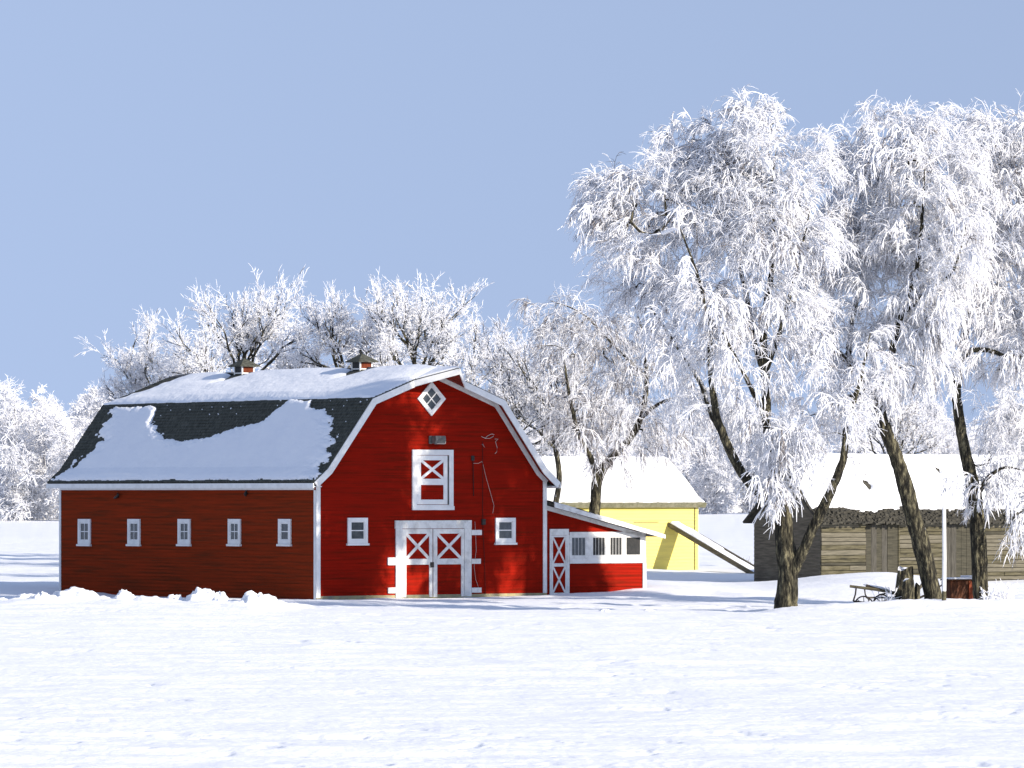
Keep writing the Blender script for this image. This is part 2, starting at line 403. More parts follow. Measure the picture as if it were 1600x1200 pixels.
# soffit boards under the overhangs
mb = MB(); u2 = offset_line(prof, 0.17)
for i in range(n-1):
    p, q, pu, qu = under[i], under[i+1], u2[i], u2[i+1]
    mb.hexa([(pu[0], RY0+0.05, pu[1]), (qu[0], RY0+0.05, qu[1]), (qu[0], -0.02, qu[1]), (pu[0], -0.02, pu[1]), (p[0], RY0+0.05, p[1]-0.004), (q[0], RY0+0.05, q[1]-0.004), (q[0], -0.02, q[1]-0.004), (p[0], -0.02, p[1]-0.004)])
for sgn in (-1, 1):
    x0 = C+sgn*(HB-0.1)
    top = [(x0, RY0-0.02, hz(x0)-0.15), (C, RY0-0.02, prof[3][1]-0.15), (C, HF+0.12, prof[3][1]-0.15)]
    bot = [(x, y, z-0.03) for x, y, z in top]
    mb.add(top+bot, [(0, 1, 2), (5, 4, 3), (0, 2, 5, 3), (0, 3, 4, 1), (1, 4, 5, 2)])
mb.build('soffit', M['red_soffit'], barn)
# rake boards, hood edge boards, eave fascia, frieze
mb = MB(); o1 = offset_line(prof, 0.03); o2 = offset_line(prof, 0.30)
for i in range(n-1):
    a, b, c, d = o1[i], o1[i+1], o2[i+1], o2[i]
    if i in (2, 3):    # stops where the hood begins
        t = 1-HB/(C-2.46)
        if i == 2: b = (a[0]+(b[0]-a[0])*t, a[1]+(b[1]-a[1])*t); c = (d[0]+(c[0]-d[0])*t, d[1]+(c[1]-d[1])*t)
        else: a = (b[0]+(a[0]-b[0])*t, b[1]+(a[1]-b[1])*t); d = (c[0]+(d[0]-c[0])*t, c[1]+(d[1]-c[1])*t)
    mb.prism([a, b, c, d], lambda x, z, y: (x, y, z), RY0-0.05, RY0-0.003)
for sgn in (-1, 1):
    x0 = C+sgn*HB
    pts = [(x0, RY0-0.03, hz(x0)-0.02), (C, HF-0.02, prof[3][1]-0.02)]
    p, q = pts; t = 0.05
    mb.hexa([(p[0], p[1], p[2]-0.27), (q[0], q[1], q[2]-0.25), (q[0], q[1]+t, q[2]-0.25), (p[0]-sgn*0.03, p[1]+t, p[2]-0.27), p, q, (q[0], q[1]+t, q[2]), (p[0]-sgn*0.03, p[1]+t, p[2])])
mb.build('rake_board', M['white'], barn)
mb = MB(); f1 = offset_line(prof, 0.175); f2 = offset_line(prof, 0.36)
for i in range(n-1):
    if i in (2, 3): continue
    lo_i = 0.35 if i == 0 else 0.0; hi_i = 0.65 if i == n-2 else 1.0
    L_ = lambda a, b, t: (a[0]+(b[0]-a[0])*t, a[1]+(b[1]-a[1])*t)
    mb.prism([L_(f1[i], f1[i+1], lo_i), L_(f1[i], f1[i+1], hi_i), L_(f2[i], f2[i+1], hi_i), L_(f2[i], f2[i+1], lo_i)], lambda x, z, y: (x, y, z), -0.07, -0.02)
for i in (2, 3):
    mb.prism([f1[i], f1[i+1], f2[i+1], f2[i]], lambda x, z, y: (x, y, z), -0.066, -0.018)
mb.build('frieze_board', M['white_worn'], barn)
mb = MB()
mb.box(-0.49, -0.44, RY0+0.0, RY1, zw-0.02, 4.80)      # fascia along the left eave
mb.box(-0.43, -0.02, RY0+0.05, RY1, zw+0.02, zw+0.06)  # boxed soffit
mb.box(-0.05, -0.021, 0.15, LN, zw-0.10, zw+0.015)
mb.box(W+0.44, W+0.49, RY0, RY1, zw-0.02, 4.80); mb.box(W+0.06, W+0.43, RY0+0.05, RY1, zw+0.02, zw+0.06)
mb.build('eave_fascia', M['white'], barn)
mb = MB()
FR.rect(mb, -0.05, 0.15, 0.05, zw+0.25, 0.02, 0.055); SD.rect(mb, 0.0, 0.16, -0.1, zw-0.11, 0.02, 0.05)
mb.build('corner_board', M['white'], barn); mb = MB()
FR.rect(mb, W-0.15, W+0.05, 0.12, zw+0.25, 0.02, 0.055); mb.build('corner_board', M['white'], barn); mb = MB(); SD.rect(mb, LN-0.12, LN+0.03, -0.1, zw-0.11, 0.02, 0.05)
mb.build('corner_board', M['white'], barn)
# snow on the roof (three stretches of the visible side and the far side)
def fn_seg(i0):
    def fn(A, B, h):
        (x0, z0), (x1, z1) = prof[i0], prof[i0+1]; l = math.hypot(x1-x0, z1-z0); nx, nz = -(z1-z0)/l, (x1-x0)/l
        return (x0+(x1-x0)*B+nx*(h+0.02), RY0+(RY1-RY0)*A+0*B, z0+(z1-z0)*B+nz*(h+0.02))
    return fn
def fn_low(A, B, h):
    # kick and steep slope as one bent sheet
    pts = prof[:3]; l0 = math.hypot(pts[1][0]-pts[0][0], pts[1][1]-pts[0][1]); l1 = math.hypot(pts[2][0]-pts[1][0], pts[2][1]-pts[1][1])
    t = B*(l0+l1); k = np.clip((t-l0)/l1, 0, 1); j = np.clip(t/l0, 0, 1)
    x = np.where(t < l0, pts[0][0]+(pts[1][0]-pts[0][0])*j, pts[1][0]+(pts[2][0]-pts[1][0])*k)
    z = np.where(t < l0, pts[0][1]+(pts[1][1]-pts[0][1])*j, pts[1][1]+(pts[2][1]-pts[1][1])*k)
    return (x-0.74*(h+0.015), RY0+(RY1-RY0)*A, z+0.67*(h+0.015))
def mask_low(A, B):
    rag = 0.05*fnoise(A*30, B*12, 3, 5, 0.60); rag2 = 0.02*fnoise(A*80, B*34, 9, 3)
    front = A - np.interp(B, [0, .15, .5, .75, .95, 1], [.012, .02, .042, .095, .15, .16]) + rag*0.7
    back = np.interp(B, [0, .1, .3, .55, .62, .9, 1], [.985, .975, .95, .90, .935, .945, .95]) - A + rag*0.8
    topb = (np.interp(A, [0, .2, .21, .28, .3, .75, .8, 1], [.88, .90, .985, 1.02, .93, .93, .965, .985]) - B)*0.8 + rag*0.7
    # bare patch
    nx = np.interp(A, [.27, .30, .33, .40, .48, .56, .62, .69, .76, .79], [1.1, .93, .74, .66, .58, .53, .56, .62, .80, 1.1])
    patch = (nx - B)*0.55 + rag
    low = (B-0.030-0.006*np.sin(A*40))*0.8 + rag2*0.25
    m_ = np.minimum(np.minimum(front, back), np.minimum(np.minimum(topb, low), patch))
    crumbs = (vnoise(A*150, B*48, 44) - 0.465)*0.3 * ((A > .24) & (A < .80) & (B > .80))+ (vnoise(A*160, B*48, 45) - 0.47)*0.3*((A < .2) & (B > .3)) - 0.0001
    return np.maximum(m_ + rag2*0.3, crumbs)
snow_sheet('roof_snow', roof, fn_low, 420, 130, mask_low, 0.11, 13, rnd=0.05)
def mask_up(A, B):
    rag = 0.02*fnoise(A*40, B*8, 23, 4)
    back = np.interp(B, [0, .4, .8, 1], [.995, .97, .945, .93]) - A
    low = (B - 0.02)*0.5 + rag*0.4
    v1 = (np.abs(A-0.715)*8 + (1-B)*1.3 - 0.30)*0.2; v2 = (np.abs(A-0.27)*8 + (1-B)*1.3 - 0.26)*0.2
    front = A - 0.003
    return np.minimum(np.minimum(np.minimum(back+rag, low+0.004), np.minimum(v1, v2)), front)
snow_sheet('roof_snow', roof, fn_seg(2), 300, 60, mask_up, 0.17, 15, rnd=0.07)
snow_sheet('roof_snow', roof, fn_seg(3), 120, 30, lambda A, B: np.minimum(np.minimum(A-0.005, 0.995-A), 0.3+0*B), 0.12, 16, rnd=0.05)
mb = MB()
for sgn, th in ((-1, 0.10), (1, 0.08)):
    x0 = C+sgn*(HB-0.15)
    top = [(x0, RY0, hz(x0)+0.05), (C, RY0+0.02, prof[3][1]+th), (C, HF+0.12, prof[3][1]+th*0.7)]
    bot = [(x, y, z-th+0.0) for x, y, z in top]
    mb.add(top+bot, [(0, 1, 2), (5, 4, 3), (0, 2, 5, 3), (0, 3, 4, 1), (1, 4, 5, 2)])
mb.build('roof_snow', M['snow'], roof, smooth=False)

# roof vents on the ridge
def roof_vent(y):
    zt = prof[3][1]; s_ = 0.30
    mb = MB()
    mb.box(C-s_, C+s_, y-s_, y+s_, zt-0.25, zt+0.40)
    v = mb.build('ridge_vent', M['stable_dark'], barn)
    mb = MB()
    for a in (-1, 1):
        for b in (-1, 1):
            mb.box(C+a*s_-0.03, C+a*s_+0.03, y+b*s_-0.03, y+b*s_+0.03, zt-0.2, zt+0.41)
    mb.box(C-s_-0.02, C+s_+0.02, y-s_-0.02, y+s_+0.02, zt+0.07, zt+0.12)
    mb.build('post', M['white'], v)
    mb = MB()
    for k in range(5):
        z = zt+0.13+k*0.052
        mb.hexa([(C-s_+.05, y-s_-.03, z), (C+s_-.05, y-s_-.03, z), (C+s_-.05, y-s_, z+.035), (C-s_+.05, y-s_, z+.035), (C-s_+.05, y-s_-.03, z+.02), (C+s_-.05, y-s_-.03, z+.02), (C+s_-.05, y-s_, z+.05), (C-s_+.05, y-s_, z+.05)])
    mb.build('louvre', M['louvre'], v)
    mb = MB(); e = 0.52; z0 = zt+0.38
    mb.add([(C-e, y-e, z0), (C+e, y-e, z0), (C+e, y+e, z0), (C-e, y+e, z0), (C-e, y-e, z0+.04), (C+e, y-e, z0+.04), (C+e, y+e, z0+.04), (C-e, y+e, z0+.04), (C, y, z0+.40)],
           [(3, 2, 1, 0), (0, 1, 5, 4), (1, 2, 6, 5), (2, 3, 7, 6), (3, 0, 4, 7), (4, 5, 8), (5, 6, 8), (6, 7, 8), (7, 4, 8)])
    mb.build('cap', M['shingle'], v)
    mb = MB(); mb.prism([(C-0.85, zt-0.24), (C-0.25, zt+0.06), (C+0.25, zt+0.06), (C+0.6, zt-0.2)], lambda a, b, d: (a, d, b), y-0.42, y+0.42)
    mb.build('flashing', M['shingle'], v)
roof_vent(5.3); roof_vent(14.6)

def window(face, parent, box, glass='glass', muntins='cross', wd=0.14, sill=True, o=0.02):
    a0, a1, z0, z1 = box
    mb = MB(); face.frame(mb, a0, a1, z0, z1, wd, o, o+0.07)
    ia0, ia1, iz0, iz1 = a0+wd, a1-wd, z0+wd, z1-wd
    face.frame(mb, ia0, ia1, iz0, iz1, 0.05, o, o+0.045)
    if muntins == 'cross':
        face.rect(mb, ia0+0.05, ia1-0.05, (iz0+iz1)/2-0.02, (iz0+iz1)/2+0.02, o, o+0.04)
    if muntins == 'quad':
        face.rect(mb, ia0+0.05, ia1-0.05, (iz0+iz1)/2-0.018, (iz0+iz1)/2+0.018, o, o+0.04)
        face.rect(mb, (ia0+ia1)/2-0.015, (ia0+ia1)/2+0.015, iz0+0.05, iz1-0.05, o, o+0.037)
    wn = mb.build('window', M['white'], parent)
    mb = MB(); face.rect(mb, ia0+0.05, ia1-0.05, iz0+0.05, iz1-0.05, o-0.01, o+0.018); mb.build('pane', M[glass], wn)
    if sill:
        mb = MB(); face.rect(mb, a0-0.05, a1+0.05, z0-0.09, z0-0.003, o, o+0.12); mb.build('sill', M['white'], wn)
    return wn
def bx(face, x0, y0, x1, y1):
    p, q = face.px(x0, y1), face.px(x1, y0); return (min(p[0], q[0]), max(p[0], q[0]), p[1], q[1])
for cx in (133.5, 211, 289.5, 368, 446.5):
    window(SD, barn, bx(SD, cx-9.5, 811, cx+9.5, 850), muntins='quad' if cx != 446.5 else 'cross', wd=0.155)
window(FR, barn, bx(FR, 542, 809, 573, 849)); window(FR, barn, bx(FR, 773, 809, 804, 848))
# diamond window
dc = FR.px(673, 623); dw = (FR.px(695, 623)[0]-FR.px(651, 623)[0])/2; dh = (FR.px(673, 596)[1]-FR.px(673, 650)[1])/2
def diamond(mb, f0, f1, o0, o1):
    p0 = [(dc[0]+f0*dw*a, dc[1]+f0*dh*b) for a, b in ((1, 0), (0, 1), (-1, 0), (0, -1))]
    p1 = [(dc[0]+f1*dw*a, dc[1]+f1*dh*b) for a, b in ((1, 0), (0, 1), (-1, 0), (0, -1))]
    for i in range(4):
        j = (i+1) % 4; mb.prism([p0[i], p0[j], p1[j], p1[i]], lambda a, b, d: FR.loc(a, b, d), o0, o1)
mb = MB(); diamond(mb, 1.0, 0.66, 0.02, 0.09)
for s1, s2 in (((0.33, 0.33), (-0.33, -0.33)), ((-0.33, 0.33), (0.33, -0.33))):
    FR.bar(mb, (dc[0]+s1[0]*dw, dc[1]+s1[1]*dh), (dc[0]+s2[0]*dw, dc[1]+s2[1]*dh), 0.045, 0.02, 0.06 if s1[0] > 0 else 0.056)
dwin = mb.build('diamond_window', M['white'], barn)
mb = MB(); mb.prism([(dc[0]+.67*dw*a, dc[1]+.67*dh*b) for a, b in ((1, 0), (0, 1), (-1, 0), (0, -1))], lambda a, b, d: FR.loc(a, b, d), 0.01, 0.039)
mb.build('pane', M['glass'], dwin)
# loft door
b = bx(FR, 643, 703, 707, 797)
mb = MB(); FR.frame(mb, b[0], b[1], b[2], b[3], 0.22, 0.02, 0.08); FR.rect(mb, b[0]-.02, b[1]+.02, b[2]-0.0, b[2]+.16, 0.0815, 0.12)
fr_ = mb.build('loft_door_frame', M['white'], barn)
a0, a1, z0, z1 = b[0]+.24, b[1]-.30, b[2]+.24, b[3]-.24
mb = MB(); FR.rect(mb, a0, a1, z0, z1, 0.0, 0.036); ld = mb.build('loft_door', M['red'], barn)
mb = MB(); FR.frame(mb, a0, a1, z0, z1, 0.2, 0.03, 0.062); zm = z0+(z1-z0)*0.46; FR.rect(mb, a0+.2, a1-.2, zm-.13, zm+.13, 0.03, 0.060)
FR.xpanel(mb, a0+.2, a1-.2, zm+.13, z1-.2, 0.12, 0.03, 0.056); mb.build('trim', M['white'], ld)
mb = MB(); FR.rect(mb, a1+0.003, b[1]-.222, z0, z1, 0.0, 0.037); mb.build('gap', M['stable_dark'], ld)
# main double door
hx0, hz0 = FR.px(616, 826); hx1, hz1 = FR.px(735, 814); zb = 0.02
mb = MB(); FR.rect(mb, hx0, hx1, hz0, hz1+0.03, 0.02, 0.10)
la0 = FR.px(617, 900)[0]; la1 = FR.px(627, 900)[0]; ra0 = FR.px(724.5, 900)[0]; ra1 = FR.px(735, 900)[0]
FR.rect(mb, la0, la1, zb, hz0-.003, 0.02, 0.085); FR.rect(mb, ra0, ra1, zb, hz0-.003, 0.02, 0.085)
mb.build('door_frame', M['white_worn'], barn)
mid = FR.px(675, 900)[0]
for (p, q, nm) in ((la1, mid-0.01, 'l'), (mid+0.01, ra0, 'r')):
    p += .012; q -= .012
    mb = MB(); FR.rect(mb, p, q, zb, hz0-.02, 0.0, 0.039); dr = mb.build('barn_door', M['red'], barn)
    mb = MB(); st = 0.16; zt = hz0-.02; zm0, zm1 = FR.px(675, 882)[1], FR.px(675, 873)[1]
    FR.rect(mb, p, p+st+.04, zb, zt, 0.035, 0.07); FR.rect(mb, q-st, q, zb, zt, 0.035, 0.07)
    FR.rect(mb, p+st+.04, q-st, zt-.2, zt, 0.035, 0.068); FR.rect(mb, p+st+.04, q-st, zm0, zm1, 0.035, 0.068)
    FR.xpanel(mb, p+st+.04, q-st, zm1, zt-.2, 0.13, 0.035, 0.062); mb.build('trim', M['white_worn'], dr)
    if nm == 'l':
        mb = MB(); FR.rect(mb, q-.12, q+.05, zm0-.12, zm0+.1, 0.071, 0.11); mb.build('latch', M['iron'], dr)
for (x0, y0, x1, y1) in ((604.5, 871, 616.5, 883), (605, 918, 616.5, 927), (735.5, 828, 751, 836), (735.5, 873, 749.5, 881), (735.5, 918, 750.5, 926)):
    bb = bx(FR, x0, y0, x1, y1); mb = MB(); FR.rect(mb, bb[0], bb[1], bb[2], bb[3], 0.02, 0.09); mb.build('door_rail', M['white_worn'], barn)
# yard lamp over the loft door
bb = bx(FR, 669, 681, 688, 693)
mb = MB(); FR.rect(mb, bb[0], bb[0]+.16, bb[2]-.02, bb[3], 0.02, 0.10)
mb.prism([(0.10, bb[2]+.02), (0.36, bb[2]-.04), (0.44, bb[2]+.16), (0.40, bb[3]), (0.10, bb[3])], lambda a, z, d: FR.loc(d, z, a), bb[0]+.10, bb[1])
lamp = mb.build('yard_lamp', M['lampgrey'], barn, bevel=0.02)
mb = MB(); mb.prism([(0.10, bb[2]+.03), (0.375, bb[2]-.01), (0.40, bb[2]+.10), (0.12, bb[2]+.17)], lambda a, z, d: FR.loc(d, z, a), bb[0]+.18, bb[1]+.012); mb.build('lens', M['wire'], lamp)
# loose cables on the gable
def cable(pts, m, r=0.012, nm='loose_cable'):
    q = [FR.loc(*FR.px(x, y), 0.05+0.015*math.sin(i*1.7)) for i, (x, y) in enumerate(pts)]
    mb = MB(); mb.tube(q, r, 5); mb.build(nm, m, barn, smooth=True)
cable([(751, 682), (757, 685), (764, 685), (770, 682), (771, 679), (767, 678), (761, 681), (757, 685)], M['wire'])
cable([(753, 693), (756, 699), (752, 694)], M['wire']); cable([(772, 686), (777, 686), (773, 690), (776, 699), (775, 706), (772, 709)], M['wire'])
cable([(738, 724), (746, 724), (752, 721), (754, 726), (758, 745), (765, 770), (771, 790), (769, 802)], M['wire'], 0.009)
cable([(741, 815), (742, 840), (743, 860), (740, 885), (742, 905), (747, 920)], M['wire'], 0.009)
cable([(753, 690), (753, 740), (753, 790), (754, 830), (756, 880), (757, 928)], M['darkwire'], 0.012)
cable([(738, 715), (738, 745), (739, 775)], M['darkwire'], 0.02)
mb = MB(); bb = bx(FR, 751.5, 811, 757, 820); FR.rect(mb, bb[0], bb[1], bb[2], bb[3], 0.02, 0.10); mb.build('meter_box', M['iron'], barn)
mb = MB(); bb = bx(FR, 735.5, 712, 740, 720); FR.rect(mb, bb[0], bb[1], bb[2], bb[3], 0.02, 0.07); mb.build('meter_box', M['iron'], barn)
# small fittings under the side eave
for x, y, l in ((186, 776, 12), (387, 772, 4)):
    a, z = SD.px(x, y); mb = MB()
    mb.tube([SD.loc(a+.3*l/12, z-.06, .05), SD.loc(a, z, .12), SD.loc(a-.25*l/12, z+.1, .16)], [0.05, 0.07, 0.03], 6)
    mb.tube([SD.loc(a, z, .02), SD.loc(a, z+.16, .10)], 0.03, 5); mb.build('eave_bracket', M['iron'], barn)

# ------------------------------------------------------------------ lean-to (part of the barn)
LX0, LX1 = W+0.06, 17.15
LE = Face(BP, 'front', 0.03)
rz0, rz1 = LE.px(860, 789)[1], LE.px(1008, 834)[1]
lt = lambda a: rz0+(rz1-rz0)*(a-LX0)/(LX1-LX0)
mb = MB()
LE.boards(mb, -0.1, rz0-0.05, lambda z: LX0, lambda z: LX1 if z < rz1 else LX0+(LX1-LX0)*max(0.02, (rz0-z)/(rz0-rz1)), seed=8)
mb.build('lean_to_wall', M['red'], barn)
mb = MB(); mb.box(LX1-.06, LX1+0.0, 0.09, 9, -0.3, rz1); mb.box(LX0, LX1-.06, 8.95, 9, -0.3, rz1); mb.build('lean_to_end_wall', M['red_weathered'], barn)
ex = LX1+0.62; er = lt(ex)
mb = MB(); y0 = -0.55
mb.hexa([(LX0-.0, y0, rz0+.02), (ex, y0, er+.02), (ex, 9.3, er+.02), (LX0, 9.3, rz0+.02), (LX0, y0, rz0+.12), (ex, y0, er+.12), (ex, 9.3, er+.12), (LX0, 9.3, rz0+.12)])
lroof = mb.build('lean_to_roof', M['shingle'], barn)
mb = MB()
mb.hexa([(LX0, y0-.05, rz0-.10), (ex+.02, y0-.05, er-.06), (ex+.02, y0-.004, er-.06), (LX0, y0-.004, rz0-.10), (LX0, y0-.05, rz0+.11), (ex+.02, y0-.05, er+.11), (ex+.02, y0-.004, er+.11), (LX0, y0-.004, rz0+.11)])
mb.hexa([(LX0, -0.03, rz0-.22), (LX1, -0.03, rz1-.18), (LX1, 0.008, rz1-.18), (LX0, 0.008, rz0-.22), (LX0, -0.03, rz0-.02), (LX1, -0.03, rz1-.02), (LX1, 0.008, rz1-.02), (LX0, 0.008, rz0-.02)])
mb.build('lean_to_fascia', M['white_worn'], barn)
def fn_lt(A, B, h): return (LX0+0.03+(ex-LX0-.05)*B, y0+0.02+9.2*A, (rz0+(er-rz0)*(0.03+(ex-LX0-.05)*B)/(ex-LX0))+.12+h)
snow_sheet('lean_to_snow', lroof, fn_lt, 80, 60, lambda A, B: np.minimum(A-0.002-0.012*sstep(.25, .7, B), 0.97-B)+0.02*fnoise(A*30, B*9, 6, 3), 0.07, 61, rnd=0.04)
# lean-to door
b = bx(LE, 858, 836, 888, 922); tz = LE.px(870, 828)[1]
mb = MB(); LE.rect(mb, b[0], b[1]-.02, b[3], tz+.04, 0.02, 0.07); LE.rect(mb, b[1]-.11, b[1]+.02, -0.02, b[3]-.003, 0.02, 0.06); LE.rect(mb, b[0], b[0]+.08, -.02, b[3]-.003, 0.02, .06); mb.build('lean_to_door_frame', M['white_worn'], barn)
p, q = b[0]+.09, b[1]-.12
mb = MB(); LE.rect(mb, p, q, -0.02, b[3]-.01, 0.0, 0.036); sd_ = mb.build('lean_to_door', M['red'], barn)
mb = MB(); zs = 0.04; ze = b[3]-.01; zm = (zs+ze)/2; LE.frame(mb, p, q, zs, ze, 0.075, 0.03, 0.056); LE.rect(mb, p+.076, q-.076, zm-.07, zm+.07, 0.03, 0.054)
LE.xpanel(mb, p+.076, q-.076, zs+.076, zm-.07, 0.085, 0.03, 0.051); LE.xpanel(mb, p+.076, q-.076, zm+.07, ze-.076, 0.085, 0.03, 0.051); mb.build('trim', M['white_worn'], sd_)
# band of lean-to windows
z_t, z_h, z_s, z_b = LE.px(950, 831)[1], LE.px(950, 839)[1], LE.px(950, 868)[1], LE.px(950, 880)[1]
ba, bb_ = LE.px(889, 850)[0], LX1
mb = MB(); LE.rect(mb, ba, bb_, z_h, z_t, 0.02, 0.06); LE.rect(mb, ba, bb_, z_b, z_s-.10, 0.02, 0.075); LE.rect(mb, ba, bb_, z_s-.097, z_s, 0.02, 0.062)
ops = [(892, 914), (925, 944.5), (952, 971), (977, 1000)]
ed = [ba]+[LE.px(x, 850)[0] for o in ops for x in o]+[bb_]
for i in range(0, len(ed), 2): LE.rect(mb, ed[i], ed[i+1], z_s+.002, z_h-.002, 0.02, 0.056)
LE.rect(mb, LX1-.16, LX1+.02, -0.1, z_b-.003, 0.02, 0.065)
mb.build('window_band', M['white_worn'], barn)
for k, (x0, x1) in enumerate(ops):
    p, q = LE.px(x0, 850)[0], LE.px(x1, 850)[0]
    mb = MB(); LE.frame(mb, p+.004, q-.004, z_s+.004, z_h-.004, 0.022, 0.02, 0.045)
    if k < 3:
        for j in (1, 2, 3): a = p+(q-p)*j/4; LE.rect(mb, a-.008, a+.008, z_s+.03, z_h-.03, 0.02, 0.04)
    wn = mb.build('window', M['white_worn'], barn)
    mb = MB(); LE.rect(mb, p+.016, q-.016, z_s+.016, z_h-.016, 0.0, 0.036); mb.build('pane', M['glass' if k in (0,) else 'stable_dark'], wn)

# ================================================================== YELLOW GRANARY
GP = (9.67, 258.0, 0.35)
GL, GD = 9.6, 5.6
gran = empty('yellow_granary', GP, PHI)
tag(gran, 'pale yellow board granary with a snow covered roof, behind the red barn', 'granary')
GF = Face(GP, 'front', 0.0)
gh = GF.px(1088, 786)[1]
mb = MB(); GF.boards(mb, -0.6, gh, lambda z: -GL, lambda z: 0.0, step=0.17, tilt=0.028, seed=12)
mb.box(-GL, -GL+.05, 0.06, GD, -0.6, gh); mb.box(-.05, 0, 0.06, GD, -0.6, gh); mb.box(-GL+.05, -.05, GD-.05, GD, -.6, gh)
mb.build('wall', M['yellow'], gran)
mb = MB(); GF.rect(mb, -0.12, 0.02, -0.4, gh-.05, 0.013, 0.03); mb.build('corner_board', M['yellow'], gran)
mb = MB(); mb.tube([GF.loc(-0.22, -.3, .05), GF.loc(-0.22, gh-.1, .05)], .022, 6); mb.build('conduit', M['rough_wood'], gran)
mb = MB(); GF.rect(mb, -4.2, -2.6, gh-1.0, gh-.96, .02, .05); mb.build('cable_rail', M['rough_wood'], gran)
rp = 2.33; gp = [(-0.38, gh-0.02), (0.25, gh+0.30), (1.3, gh+1.2), (GD/2, gh+2.28)]
gp = gp+[(GD-y, z) for y, z in reversed(gp[:-1])]; gu = offset_line(gp, 0.24)
mb = MB(); x0, x1 = -GL-.3, 0.32
for i in range(len(gp)-1):
    p, q, pu, qu = gp[i], gp[i+1], gu[i], gu[i+1]
    mb.hexa([(x0, pu[0], pu[1]), (x1, pu[0], pu[1]), (x1, qu[0], qu[1]), (x0, qu[0], qu[1]), (x0, p[0], p[1]), (x1, p[0], p[1]), (x1, q[0], q[1]), (x0, q[0], q[1])])
groof = mb.build('roof', M['mossy'], gran)
mb = MB(); ga = [(0.02, gh-.05)]+[(y, z-.16) for y, z in gp[1:-1]]+[(GD-.02, gh-.05)]
mb.prism(ga, lambda a, b, d: (d, a, b), -0.06, -0.005); mb.build('gable', M['yellow'], gran)
mb = MB(); mb.prism(ga, lambda a, b, d: (d, a, b), -GL+.005, -GL+.06)
mb.build('gable', M['yellow'], gran)
gpa = np.array(gp)
def fn_g(A, B, h):
    t = B*3; y = np.interp(t, range(4), gpa[:4, 0]); z = np.interp(t, range(4), gpa[:4, 1])
    return (x0+(x1-x0)*A, y-0.5*h+0.03, z+h*0.9+0.01)
snow_sheet('roof_snow', groof, fn_g, 160, 60, lambda A, B: np.minimum(np.minimum(A-.004, .996-A), B-.06+0.03*fnoise(A*30, B*3, 7, 3)), 0.13, 71, rnd=0.04)
def fn_g2(A, B, h):
    t = 3+B*3; y = np.interp(t, range(7), gpa[:, 0]); z = np.interp(t, range(7), gpa[:, 1])
    return (x0+(x1-x0)*A, y+0.5*h, z+h*0.9+0.01)
snow_sheet('roof_snow', groof, fn_g2, 60, 24, lambda A, B: np.minimum(np.minimum(A-.004, .996-A), .97-B), 0.12, 72, rnd=0.04)
# chute: a trough leaning on the granary wall
a_t, z_t = GF.px(1053, 818)
def lw(a, y, z):   # granary local -> world
    return (GP[0]+cP*a-sP*y, GP[1]+sP*a+cP*y, GP[2]+z)
CL = 7.2; y_e = -CL
ex_, ey_, ez_ = lw(a_t+0.15, y_e, 0)
zend = float(gz(ex_, ey_))-GP[2]-0.12
chute = empty('grain_chute', lw(a_t, -0.05, 0.0), PHI)
tag(chute, 'long wooden chute leaning from the yellow wall down to the snow', 'chute')
mb = MB(); cw = 0.40
def cp(t, dx, dz): return (dx+0.15*t, y_e*t, z_t+(zend-z_t)*t+dz)
def cslab(mb, dx0, dx1, dz0, dz1):
    mb.hexa([cp(1, dx0, dz0), cp(1, dx1, dz0), cp(0, dx1, dz0), cp(0, dx0, dz0), cp(1, dx0, dz1), cp(1, dx1, dz1), cp(0, dx1, dz1), cp(0, dx0, dz1)])
cslab(mb, -cw, cw, -0.16, -0.08)
ch_ = mb.build('floor', M['rough_wood'], chute)
for sg in (-1, 1):
    mb = MB(); cslab(mb, sg*cw-.025, sg*cw+.025, -0.19, 0.07); mb.build('side_board', M['rough_wood'], chute)
def fn_c(A, B, h):
    t = 0.01+0.985*A; return (-cw+.03+(2*cw-.06)*B+0.15*t, y_e*t, z_t+(zend-z_t)*t-0.08+h)
sn = snow_sheet('chute_snow', chute, fn_c, 120, 20, lambda A, B: np.where(A < .93, 1, .0)*np.minimum(np.minimum(B+.03, 1.03-B), (.95-A)*2)*1.0*np.where(A < .5, 1, .35)+0.001*(A < .9), 0.20, 81, rnd=0.25)

# ================================================================== OLD SHED
SP = (14.48, 232.0, 0.35)
SL, SDp = 15.5, 5.0
shed = empty('old_shed', SP, PHI)
tag(shed, 'weathered grey wooden shed with snowy roof and ragged shingle eave behind the big trees', 'shed')
SF = Face(SP, 'front', 0.0); SG = Face(SP, 'side', 0.0)
sh = SF.px(1290, 812)[1]; srise = 2.95
mb = MB(); rng = random.Random(9)
d1 = (SF.px(1353, 850)[0], SF.px(1403, 850)[0]); d2 = (SF.px(1478, 850)[0], SF.px(1526, 850)[0])
for a0, a1 in ((0, d1[0]-.02), (d1[1]+.1, d2[0]-.02), (d2[1]+.02, SL)):
    mb = MB(); z = -0.7
    while z < sh:
        zt = min(z+rng.uniform(0.15, 0.25), sh); a = a0
        while a < a1-.05:       # boards butt end to end
            ae = min(a1, a+rng.uniform(1.6, 4.0)); o = rng.uniform(0, .045)
            SF.rect(mb, a+.004, ae-.004, z+rng.uniform(.0, .012), zt-.022, -0.10, o, rng.choice([0, 0, 1, 2, 2])); a = ae
        z = zt
    SF.rect(mb, a0+.01, a1-.01, -.7, sh-.01, -.12, -.05, 1)
    mb.build('log_wall', [M['log_wood'], M['log_dark'], M['log_pale']], shed)
mb = MB(); SG.boards(mb, -0.8, sh+srise-.15, lambda z: 0.05 if z < sh else 0.05+(z-sh)/srise*(SDp/2-.05), lambda z: SDp if z < sh else SDp-(z-sh)/srise*SDp/2, step=0.2, tilt=0.02, seed=14)
